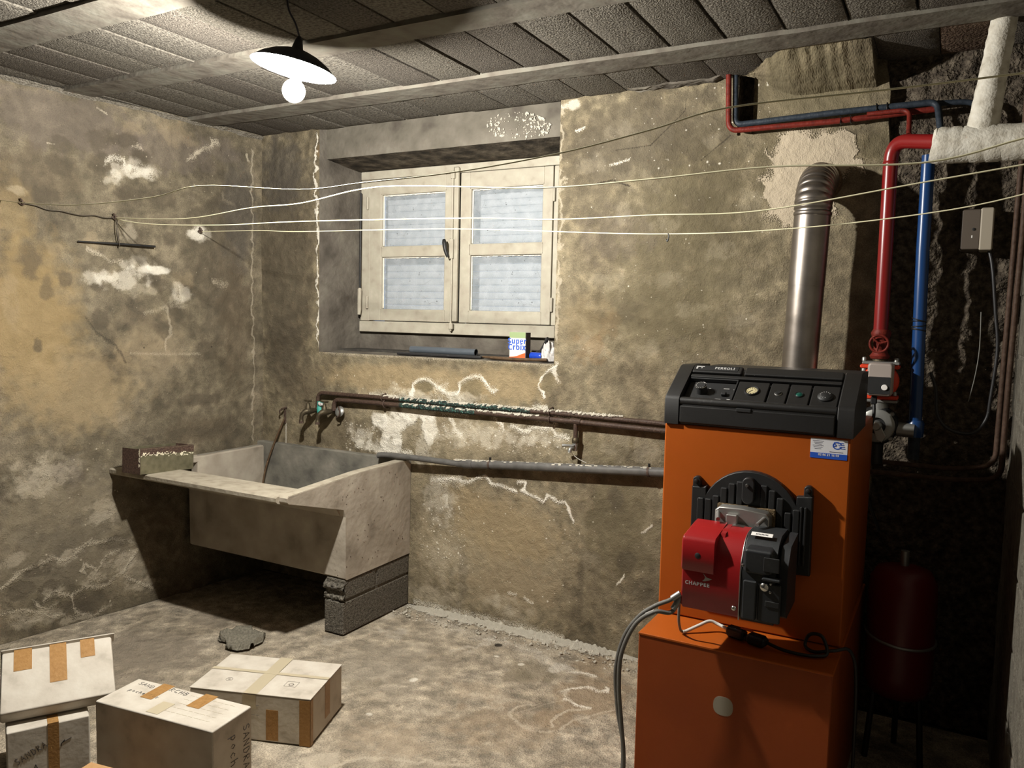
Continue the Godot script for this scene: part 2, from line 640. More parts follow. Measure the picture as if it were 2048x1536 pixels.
const BACK_MARKS := [
	["b",-1.864,0.371,0.488,0.369,0,"light",0.75,0.4,0.35,0],
	["b",-2.164,0.93,0.385,0.15,0,"light",0.55,0.6,0.4,0],
	["b",-1.877,0.907,0.414,0.096,0,"light",0.45,0.7,0.4,0],
	["b",-2.273,0.305,0.123,0.285,0,"light",0.5,0.5,0.4,0],
	["b",-3.29,1.782,0.283,0.825,0,"damp",0.75,0.5,0.5,0],
	["b",-3.309,2.246,0.225,0.244,0,"dampblue",0.6,0.6,0.5,0],
	["b",-3.16,1.121,0.222,0.167,0,"brown",0.5,0.6,0.5,0],
	["b",-3.272,1.283,0.151,0.252,0,"damp",0.5,0.7,0.4,0],
	["b",-2.474,1.161,0.605,0.098,0,"ochre",0.75,0.3,0.4,0],
	["b",-1.857,1.173,0.3,0.107,0,"ochre",0.7,0.4,0.4,0],
	["b",-1.839,0.474,0.331,0.183,0,"ochre",0.6,0.4,0.45,0],
	["b",-1.804,0.209,0.302,0.147,0,"tan",0.55,0.5,0.5,0],
	["b",-2.069,0.59,0.175,0.1,0,"ochre",0.5,0.5,0.5,0],
	["b",-1.254,0.584,0.188,0.293,0,"olive",0.7,0.6,0.4,0],
	["b",-1.339,0.958,0.191,0.135,0,"olive",0.5,0.6,0.5,0],
	["b",-1.05,1.749,0.325,0.542,0,"olive",0.55,0.5,0.5,0],
	["b",-1.15,1.496,0.382,0.171,0,"oliveD",0.45,0.6,0.4,0],
	["b",-1.453,1.489,0.146,0.134,0,"ochre",0.35,0.7,0.5,0],
	["b",-0.958,2.095,0.251,0.243,0,"oliveD",0.4,0.7,0.4,0],
	["b",-1.29,2.222,0.252,0.19,0,"grey",0.4,0.7,0.5,0],
	["b",-0.544,2.388,0.238,0.132,0,"olive",0.6,0.5,0.4,0],
	["b",-0.68,2.115,0.077,0.233,0,"oliveD",0.4,0.6,0.5,0],
	["b",-1.282,0.694,0.043,0.059,0,"damp",0.5,0.5,0.3,0],
	["b",-1.213,0.432,0.051,0.068,0,"damp",0.5,0.6,0.3,0],
	["b",-1.393,0.402,0.064,0.051,0,"grey",0.4,0.6,0.4,0],
	["b",-1.127,0.312,0.055,0.09,0,"damp",0.45,0.6,0.4,0],
	["b",-1.437,0.253,0.02,0.211,0,"damp",0.35,0.5,0.5,0],
	["b",-2.075,0.21,0.035,0.152,0,"damp",0.35,0.6,0.5,0],
	["b",-2.216,0.545,0.121,0.128,0,"grey",0.5,0.8,0.4,0],
	["b",-2.181,0.268,0.151,0.154,0,"pale",0.4,0.8,0.4,0],
	["b",-2.238,0.076,0.184,0.057,0,"pale",0.5,0.8,0.4,0],
	["b",-1.829,0.105,0.166,0.049,0,"pale",0.5,0.8,0.4,0],
	["b",-2.871,0.895,0.14,0.136,0,"brown",0.35,0.6,0.5,0],
	["b",-1.291,0.963,0.094,0.089,0,"pale",0.3,0.9,0.4,0],
	["b",-1.151,0.932,0.057,0.109,0,"pale",0.3,0.9,0.4,0],
	["b",-1.203,2.298,0.425,0.198,0,"damp",0.5,0.7,0.35,0],  # darker paint, partly damp, partly offsetting the strong lamplight up here
	["b",-1.448,2.061,0.216,0.196,0,"damp",0.3,0.8,0.4,0],
	["b",-0.943,1.748,0.336,0.308,0,"oliveD",0.4,0.8,0.4,0],  # besides the stain, painted darker to hold back lamplight on this stretch
	["b",-1.323,1.861,0.21,0.129,0,"mauve",0.35,0.8,0.4,0],
	["b",-1.452,2.17,0.086,0.048,0,"pale",0.22,1,0.5,0],
	["b",-1.316,2.308,0.083,0.046,0,"pale",0.22,1,0.5,0],
	["b",-1.099,1.897,0.079,0.046,0,"pale",0.22,1,0.5,0],
	["b",-0.923,2.233,0.074,0.044,0,"pale",0.22,1,0.5,0],
	["b",-1.34,1.667,0.085,0.048,0,"pale",0.22,1,0.5,0],
	["b",-0.977,1.541,0.077,0.046,0,"pale",0.22,1,0.5,0],
	["b",-1.167,1.366,0.081,0.047,0,"pale",0.22,1,0.5,0],
	["b",-1.425,1.378,0.087,0.049,0,"pale",0.22,1,0.5,0],
	["b",-0.862,1.787,0.074,0.045,0,"pale",0.22,1,0.5,0],
	["b",-1.28,1.946,0.083,0.047,0,"pale",0.22,1,0.5,0],
	["b",-1.09,1.666,0.079,0.046,0,"pale",0.22,1,0.5,0],
	["b",-0.769,1.504,0.072,0.044,0,"pale",0.22,1,0.5,0],
	["b",-0.751,1.983,0.071,0.043,0,"pale",0.22,1,0.5,0],
	["b",-1.368,1.798,0.08,0.057,0,"damp",0.28,1,0.5,0],
	["b",-1.171,2.046,0.076,0.054,0,"damp",0.28,1,0.5,0],
	["b",-0.975,1.994,0.072,0.053,0,"damp",0.28,1,0.5,0],
	["b",-0.816,1.665,0.069,0.053,0,"damp",0.28,1,0.5,0],
	["b",-1.242,1.537,0.078,0.056,0,"damp",0.28,1,0.5,0],
	["b",-1.035,1.393,0.074,0.055,0,"damp",0.28,1,0.5,0],
	["b",-1.421,1.973,0.081,0.057,0,"damp",0.28,1,0.5,0],
	["b",-0.697,1.665,0.066,0.052,0,"damp",0.28,1,0.5,0],
	["b",-2.947,1.883,0.049,0.316,0,"pale",0.25,0.8,0.4,0],
	["b",-1.425,1.356,0.097,0.067,0,"rust",0.4,0.9,0.4,0],
	["b",-1.345,1.47,0.071,0.066,0,"rust",0.25,0.9,0.4,0],
	["b",-2.495,0.911,0.147,0.088,0,"salt",0.95,0.55,0.25,0.004],
	["b",-2.386,0.988,0.156,0.041,0,"salt",0.9,0.6,0.3,0.003],
	["b",-2.537,0.82,0.097,0.042,0,"salt",0.85,0.7,0.3,0.003],
	["b",-2.662,0.794,0.154,0.032,0,"salt",0.7,0.9,0.35,0.002],
	["b",-2.735,0.845,0.088,0.059,0,"salt",0.55,0.9,0.3,0.001],
	["b",-2.298,0.928,0.049,0.086,0,"salt",0.85,0.6,0.3,0.003],
	["b",-2.598,0.945,0.059,0.047,0,"salt",0.9,0.5,0.3,0.003],
	["p",[-2.467,0.809,-2.463,0.905,-2.422,0.926,-2.386,0.954,-2.36,0.986,-2.337,0.958,-2.331,0.908,-2.315,0.859,-2.306,0.792,-2.462,0.788],"base",0.9,0.012,-0.003],
	["s",[-2.607,0.787,-2.536,0.781,-2.409,0.789],0.015,"salt",0.9,0.8,0.002],
	["s",[-2.671,1.071,-2.503,1.068,-2.41,1.056,-2.253,1.057,-2.08,1.059,-1.914,1.057,-1.706,1.056,-1.639,1.05,-1.436,1.06],0.013,"salt",0.95,0.7,0.003],
	["s",[-2.456,1.038,-2.23,1.027,-2.079,1.029],0.017,"salt",0.9,0.8,0.002],
	["s",[-1.706,1.067,-1.668,1.074,-1.666,1.023,-1.581,1.021],0.02,"salt",0.85,0.9,0.002],
	["s",[-2.411,1.084,-2.387,1.141,-2.355,1.169,-2.31,1.175,-2.254,1.151,-2.188,1.108,-2.123,1.114,-2.112,1.158,-2.062,1.195,-2.02,1.206,-1.989,1.204,-1.955,1.167,-1.905,1.135],0.011,"salt",0.9,0.6,0.003],
	["b",-2.321,1.136,0.061,0.038,0,"olive",0.7,0.4,0.3,-0.003],
	["b",-2.04,1.153,0.074,0.049,0,"olive",0.55,0.4,0.3,-0.003],
	["b",-1.633,1.195,0.036,0.06,0,"olive",0.6,0.4,0.3,-0.002],
	["s",[-1.603,1.273,-1.654,1.237,-1.673,1.185,-1.65,1.131],0.007,"salt",0.9,0.6,0.003],
	["s",[-1.599,1.282,-1.592,1.223],0.012,"salt",0.8,0.9,0.002],
	["s",[-2.232,1.141,-2.166,1.082,-2.08,1.079],0.024,"salt",0.55,1,0.002],
	["s",[-2.646,1.087,-2.551,1.093,-2.504,1.134,-2.528,1.147],0.012,"pale",0.6,0.9,0.001],
	["s",[-2.164,0.991,-2.141,0.938,-2.098,0.905],0.008,"salt",0.7,0.9,0.001],
	["s",[-1.923,1.024,-1.892,1.004,-1.861,0.963],0.01,"salt",0.8,0.8,0.002],
	["s",[-1.821,0.984,-1.752,0.962,-1.675,0.989,-1.599,0.994,-1.579,0.962,-1.523,0.948],0.01,"salt",0.85,0.7,0.003],
	["s",[-2.235,0.67,-2.147,0.688,-2.05,0.683,-1.998,0.707,-1.957,0.726,-1.915,0.69,-1.854,0.689,-1.783,0.669],0.009,"salt",0.95,0.5,0.004],
	["s",[-2.246,0.673,-2.18,0.672,-2.093,0.689],0.019,"salt",0.7,0.9,0.003],
	["s",[-1.775,0.716,-1.73,0.721,-1.752,0.675,-1.704,0.663,-1.636,0.637,-1.618,0.674,-1.56,0.647,-1.519,0.653,-1.503,0.604,-1.482,0.568],0.008,"salt",0.95,0.5,0.004],
	["s",[-2.211,0.575,-2.189,0.601,-2.183,0.546],0.008,"salt",0.5,0.8,0.001],
	["b",-2.018,0.918,0.314,0.064,0,"salt",0.4,1,0.4,0.002],
	["b",-1.664,0.951,0.156,0.056,0,"salt",0.35,1,0.4,0.002],
	["b",-2.312,0.815,0.068,0.102,0,"salt",0.45,1,0.4,0.002],
	["b",-2.217,0.57,0.109,0.117,0,"salt",0.35,1,0.4,0.002],
	["b",-2.41,1.088,0.156,0.036,0,"salt",0.5,0.9,0.4,0.002],
	["b",-2.079,1.098,0.115,0.029,0,"salt",0.4,0.95,0.4,0.002],
	["k",-2.285,0.841,-1.481,0.97,260,0.001,0.003,"salt",0.001],
	["k",-2.339,0.263,-2.062,0.554,160,0.002,0.006,"salt",0.002],
	["k",-2.285,0.852,-1.482,0.97,170,0.002,0.005,"salt",0.002],
	["k",-2.279,0.136,-1.434,0.665,90,0.002,0.005,"salt",0.002],
	["k",-1.607,2.113,-0.641,2.466,70,0.002,0.006,"salt",0.002],
	["k",-1.599,1.309,-0.602,2.18,60,0.002,0.004,"salt",0.001],
	["k",-1.48,0.142,-1.074,0.783,30,0.002,0.004,"salt",0.001],
	["k",-3.014,1.067,-2.348,1.184,40,0.002,0.004,"salt",0.001],
	["k",-2.836,0.766,-2.533,0.925,150,0.002,0.006,"salt",0.002],
	["s",[-1.817,0.169,-1.77,0.166],0.006,"salt",0.8,0.8,0.002],
	["s",[-1.735,0.16,-1.688,0.145],0.006,"salt",0.8,0.8,0.002],
	["s",[-1.148,0.566,-1.115,0.605],0.005,"salt",0.8,0.8,0.002],
	["s",[-1.253,0.311,-1.232,0.361],0.006,"salt",0.8,0.8,0.002],
	["s",[-1.357,2.163,-1.266,2.182],0.005,"salt",0.8,0.8,0.002],
	["s",[-1.529,2.323,-1.481,2.336],0.005,"salt",0.8,0.8,0.002],
	["s",[-1.449,2.083,-1.343,2.098,-1.266,2.068],0.003,"crack",0.7,0.5,-0.002],
	["s",[-1.336,2.225,-1.179,2.234,-1.033,2.363,-1.03,2.413],0.002,"crack",0.5,0.7,-0.002],
	["s",[-0.961,2.155,-0.842,2.246],0.002,"crack",0.45,0.7,-0.002],
	["p",[-0.695,2.176,-0.679,2.146,-0.654,2.207,-0.642,2.241,-0.588,2.245,-0.52,2.224,-0.447,2.223,-0.416,2.231,-0.382,2.191,-0.368,2.123,-0.325,2.073,-0.369,2.076,-0.444,2.033,-0.411,1.901,-0.444,1.902,-0.501,1.87,-0.596,1.866,-0.647,1.911,-0.709,1.895,-0.685,1.969,-0.695,2.034,-0.717,2.057,-0.684,2.097],"plaster",0.95,0.02,0.005],
	["p",[-0.369,2.204,-0.271,2.228,-0.25,2.18,-0.264,2.102,-0.346,2.121],"oliveD",0.6,0.02,0],
	["s",[-2.368,0.017,-2.146,0.016,-1.855,0.017,-1.511,0.01],0.013,"salt",0.8,0.9,0.004],
	["s",[-1.9,0.141,-1.857,0.087,-1.691,0.034],0.021,"pale",0.5,1,0.001],
	["b",-3.019,2.359,0.028,0.037,0,"rust",0.5,0.5,0.3,0],
	["s",[-3.047,2.439,-3.054,2.283,-3.039,2.044,-3.03,1.671,-3.029,1.32],0.009,"salt",0.85,0.9,0.003],
	["s",[-3.014,1.282,-2.805,1.28,-2.29,1.282,-1.887,1.286,-1.609,1.28],0.007,"pale",0.7,0.8,0.002],
	["s",[-1.601,2.432,-1.591,2.246,-1.592,1.981,-1.593,1.667,-1.594,1.395],0.009,"pale",0.6,0.9,0.002],
	["b",-1.557,2.439,0.054,0.022,0,"salt",0.6,0.8,0.4,0.003]]
const LEFT_MARKS := [
	["b",1.233,1.433,0.27,0.441,0,"ochreY",0.85,0.3,0.5,0],
	["b",1.045,1.11,0.365,0.257,0,"ochre",0.75,0.4,0.5,0],
	["b",0.674,1.289,0.238,0.225,0,"tan",0.4,0.6,0.5,0],
	["b",1.085,2.329,0.416,0.165,0,"mauve",0.6,0.6,0.4,0],  # these upper patches: stain plus paint darkened to offset the near lamp
	["b",0.58,2.288,0.351,0.123,0,"mauve",0.5,0.7,0.4,0],
	["b",1.217,2.066,0.247,0.13,0,"brown",0.45,0.7,0.4,0],
	["b",1.302,1.905,0.119,0.192,0,"ochreY",0.5,0.5,0.5,0],
	["b",1.08,0.573,0.387,0.213,0,"grey",0.55,0.6,0.4,0],
	["b",1.13,0.322,0.403,0.165,0,"greyB",0.55,0.6,0.4,0],
	["b",1.165,0.728,0.196,0.092,0,"pale",0.4,0.9,0.4,0],
	["b",0.301,1.763,0.182,0.503,0,"damp",0.6,0.6,0.4,0],
	["b",0.143,2.045,0.128,0.405,0,"dampblue",0.6,0.5,0.5,0],
	["b",0.179,1.445,0.128,0.384,0,"brown",0.6,0.6,0.4,0],
	["b",0.399,0.857,0.238,0.081,0,"brown",0.55,0.6,0.4,0],
	["b",0.266,2.345,0.152,0.078,0,"mauve",0.5,0.6,0.4,0],
	["b",0.884,2.175,0.095,0.056,0,"damp",0.62,0.6,0.35,0],
	["b",0.699,2.219,0.056,0.053,0,"damp",0.62,0.6,0.35,0],
	["b",0.765,2.041,0.09,0.048,0,"damp",0.62,0.6,0.35,0],
	["b",1.089,2.13,0.078,0.058,0,"damp",0.62,0.6,0.35,0],
	["b",1.157,1.988,0.063,0.044,0,"damp",0.62,0.6,0.35,0],
	["b",0.785,2.298,0.089,0.038,0,"damp",0.62,0.6,0.35,0],
	["b",0.583,2.041,0.081,0.05,0,"damp",0.62,0.6,0.35,0],
	["b",0.922,1.436,0.048,0.061,0,"damp",0.62,0.6,0.35,0],
	["b",1.227,1.675,0.045,0.074,0,"damp",0.62,0.6,0.35,0],
	["b",1.204,1.322,0.021,0.036,0,"damp",0.62,0.6,0.35,0],
	["b",0.943,1.6,0.038,0.042,0,"damp",0.62,0.6,0.35,0],
	["b",0.743,1.852,0.061,0.043,0,"damp",0.62,0.6,0.35,0],
	["b",0.559,1.845,0.049,0.04,0,"damp",0.62,0.6,0.35,0],
	["b",0.536,1.492,0.05,0.066,0,"damp",0.62,0.6,0.35,0],
	["b",0.365,1.283,0.072,0.064,0,"damp",0.62,0.6,0.35,0],
	["b",0.669,1.638,0.058,0.04,0,"damp",0.62,0.6,0.35,0],
	["b",0.592,1.389,0.06,0.056,0,"damp",0.62,0.6,0.35,0],
	["b",1.079,1.617,0.04,0.05,0,"damp",0.62,0.6,0.35,0],
	["b",0.413,1.019,0.177,0.037,0,"damp",0.62,0.6,0.35,0],
	["b",1.121,0.744,0.058,0.07,0,"damp",0.62,0.6,0.35,0],
	["b",1.055,0.64,0.05,0.038,0,"damp",0.62,0.6,0.35,0],
	["b",1.23,0.714,0.042,0.045,0,"damp",0.62,0.6,0.35,0],
	["b",1.13,1.748,0.043,0.036,0,"tan",0.45,0.8,0.4,0],
	["b",0.747,2.364,0.075,0.033,0,"tan",0.45,0.8,0.4,0],
	["b",0.524,2.397,0.11,0.099,0,"tan",0.45,0.8,0.4,0],
	["b",0.962,1.808,0.056,0.046,0,"tan",0.45,0.8,0.4,0],
	["b",0.7,1.315,0.105,0.075,0,"tan",0.45,0.8,0.4,0],
	["b",0.478,1.647,0.074,0.057,0,"tan",0.45,0.8,0.4,0],
	["b",1.312,1.518,0.04,0.13,0,"tan",0.45,0.8,0.4,0],
	["s",[0.893,2.168,0.848,2.205,0.795,2.207,0.787,2.186],0.01,"salt",0.7,0.8,0.002],
	["b",0.709,2.161,0.102,0.034,0,"salt",0.6,0.9,0.35,0.002],
	["b",0.85,2.11,0.063,0.037,0,"salt",0.4,1,0.35,0.001],
	["s",[0.731,2.284,0.7,2.275],0.01,"pale",0.7,0.8,0.001],
	["s",[0.448,2.274,0.403,2.29,0.366,2.344,0.32,2.344,0.292,2.382,0.263,2.383],0.013,"pale",0.8,0.7,0.003],
	["b",0.416,1.896,0.064,0.041,0,"salt",0.75,0.8,0.4,0.002],
	["b",0.769,1.876,0.055,0.058,0,"pale",0.5,0.9,0.4,0],
	["b",0.652,1.688,0.09,0.027,0,"salt",0.85,0.6,0.3,0.003],
	["b",0.797,1.642,0.13,0.053,0,"salt",0.55,0.9,0.35,0.002],
	["s",[0.974,1.769,0.916,1.745,0.887,1.718,0.811,1.723],0.008,"pale",0.7,0.8,0.002],
	["b",0.719,1.592,0.103,0.044,0,"pale",0.45,1,0.4,0],
	["b",0.518,1.545,0.062,0.051,0,"pale",0.5,1,0.4,0],
	["s",[0.508,1.617,0.504,1.577],0.005,"pale",0.6,0.6,0.001],
	["s",[0.298,1.643,0.24,1.638],0.014,"pale",0.6,1,0.002],
	["s",[0.087,2.353,0.082,2.32],0.006,"pale",0.7,0.6,0.002],
	["s",[0.918,2.421,0.867,2.403],0.004,"pale",0.6,0.5,0.001],
	["s",[1.143,2.218,1.11,2.218],0.003,"pale",0.7,0.5,0.001],
	["b",1.283,1.997,0.044,0.026,0,"pale",0.4,0.9,0.4,0],
	["s",[0.256,2.127,0.237,2.088,0.179,2.071],0.009,"greyB",0.6,0.8,0.001],
	["s",[0.441,2.077,0.405,2.066],0.008,"greyB",0.6,0.9,0.001],
	["s",[0.997,1.446,0.936,1.374,0.852,1.32,0.798,1.233],0.006,"crack",0.35,0.6,-0.002],
	["s",[0.715,1.472,0.573,1.508,0.563,1.396,0.6,1.294],0.007,"pale",0.45,0.9,0.001],
	["s",[0.775,1.276,0.577,1.266,0.4,1.267],0.005,"pale",0.4,0.8,0.001],
	["s",[0.655,0.841,0.431,0.857,0.186,0.832],0.02,"damp",0.6,0.8,0],
	["b",0.707,1.302,0.005,0.005,0,"crack",0.8,0.2,0.4,0],
	["b",0.331,1.301,0.006,0.005,0,"crack",0.8,0.2,0.4,0],
	["s",[1.022,0.248,1,0.275,0.959,0.222,0.914,0.288,0.848,0.305],0.008,"pale",0.75,0.9,0.004],
	["s",[1.33,0.305,1.219,0.318,1.151,0.343,1.102,0.31,0.977,0.389],0.007,"pale",0.75,0.9,0.004],
	["s",[1.204,0.148,1.144,0.184,1.085,0.136,1.023,0.162,0.917,0.145,0.828,0.189,0.758,0.285],0.008,"pale",0.75,0.9,0.004],
	["s",[1.251,0.161,1.205,0.106,1.146,0.121],0.007,"pale",0.75,0.9,0.004],
	["s",[1.389,0.14,1.28,0.128,1.186,0.07,1.107,0.057],0.007,"pale",0.75,0.9,0.004],
	["s",[1.368,0.254,1.294,0.296],0.007,"pale",0.75,0.9,0.004],
	["s",[0.977,0.367,0.869,0.366,0.78,0.335],0.008,"pale",0.75,0.9,0.004],
	["s",[1.065,0.141,1.077,0.08,0.984,0.009,0.897,0.039],0.008,"pale",0.75,0.9,0.004],
	["s",[1.021,0.28,1.012,0.224],0.008,"pale",0.75,0.9,0.004],
	["s",[0.828,0.166,0.737,0.108,0.666,0.067],0.008,"pale",0.75,0.9,0.004],
	["b",0.983,0.075,0.086,0.054,0,"greyD",0.6,0.6,0.3,-0.004],
	["b",1.305,0.217,0.07,0.046,0,"greyD",0.6,0.6,0.3,-0.004],
	["b",1.173,0.202,0.057,0.042,0,"greyD",0.6,0.6,0.3,-0.004],
	["b",0.87,0.344,0.075,0.035,0,"greyD",0.6,0.6,0.3,-0.004],
	["b",1.117,0.091,0.045,0.033,0,"greyD",0.6,0.6,0.3,-0.004],
	["b",1.229,0.289,0.072,0.032,0,"greyD",0.6,0.6,0.3,-0.004],
	["b",0.782,0.177,0.078,0.077,0,"pale",0.35,1,0.4,0.003],
	["b",0.889,0.491,0.064,0.049,0,"pale",0.35,1,0.4,0],
	["b",1.225,0.071,0.129,0.033,0,"pale",0.5,0.9,0.4,0],
	["b",1.247,0.69,0.084,0.059,0,"pale",0.35,1,0.4,0],
	["b",1.083,0.727,0.077,0.08,0,"mauve",0.4,1,0.4,0],
	["b",1.174,0.171,0.066,0.033,0,"pale",0.6,0.95,0.35,0.003],
	["b",1.102,0.321,0.09,0.038,0,"pale",0.6,0.95,0.35,0.003],
	["b",0.827,0.245,0.091,0.066,0,"pale",0.6,0.95,0.35,0.003],
	["b",0.949,0.186,0.072,0.035,0,"pale",0.6,0.95,0.35,0.003],
	["b",1.281,0.088,0.105,0.037,0,"pale",0.6,0.95,0.35,0.003],
	["b",0.737,0.097,0.079,0.036,0,"pale",0.6,0.95,0.35,0.003],
	["b",1.078,0.026,0.092,0.024,0,"pale",0.6,0.95,0.35,0.003],
	["b",1.329,0.365,0.081,0.032,0,"pale",0.6,0.95,0.35,0.003],
	["b",1.19,0.722,0.129,0.092,0,"pale",0.6,0.95,0.35,0.003],
	["b",0.91,0.506,0.107,0.064,0,"pale",0.6,0.95,0.35,0.003],
	["b",1.146,0.585,0.331,0.14,0,"light",0.35,0.8,0.4,0],
	["b",0.919,1.628,0.071,0.043,0,"salt",0.45,1,0.4,0.002],
	["b",0.709,2.184,0.09,0.05,0,"salt",0.45,1,0.4,0.002],
	["b",0.37,1.893,0.059,0.055,0,"salt",0.45,1,0.4,0.002],
	["b",0.717,1.707,0.09,0.044,0,"salt",0.45,1,0.4,0.002],
	["b",0.509,1.585,0.07,0.054,0,"salt",0.45,1,0.4,0.002],
	["b",0.819,2.144,0.061,0.043,0,"salt",0.45,1,0.4,0.002],
	["b",0.906,2.274,0.07,0.055,0,"damp",0.5,0.7,0.35,0],
	["b",0.724,2.241,0.043,0.043,0,"damp",0.5,0.7,0.35,0],
	["b",0.909,2.137,0.059,0.036,0,"damp",0.5,0.7,0.35,0],
	["b",1.09,2.218,0.054,0.04,0,"damp",0.5,0.7,0.35,0],
	["b",0.805,2.043,0.049,0.028,0,"damp",0.5,0.7,0.35,0],
	["b",0.732,1.759,0.051,0.058,0,"damp",0.5,0.7,0.35,0],
	["b",0.646,2.057,0.053,0.044,0,"damp",0.5,0.7,0.35,0],
	["b",0.62,1.612,0.046,0.036,0,"damp",0.5,0.7,0.35,0],
	["b",1.225,2.046,0.041,0.044,0,"damp",0.5,0.7,0.35,0],
	["b",1.158,1.574,0.038,0.054,0,"damp",0.5,0.7,0.35,0],
	["b",1.071,1.86,0.044,0.035,0,"damp",0.5,0.7,0.35,0],
	["k",0.695,-0.07,1.247,0.853,120,0.002,0.006,"pale",0.002],
	["k",0.147,1.334,0.951,2.334,70,0.002,0.004,"pale",0.001],
	["s",[0.057,2.382,0.06,1.835,0.065,1.277,0.068,0.766],0.006,"pale",0.55,0.8,0.001]]
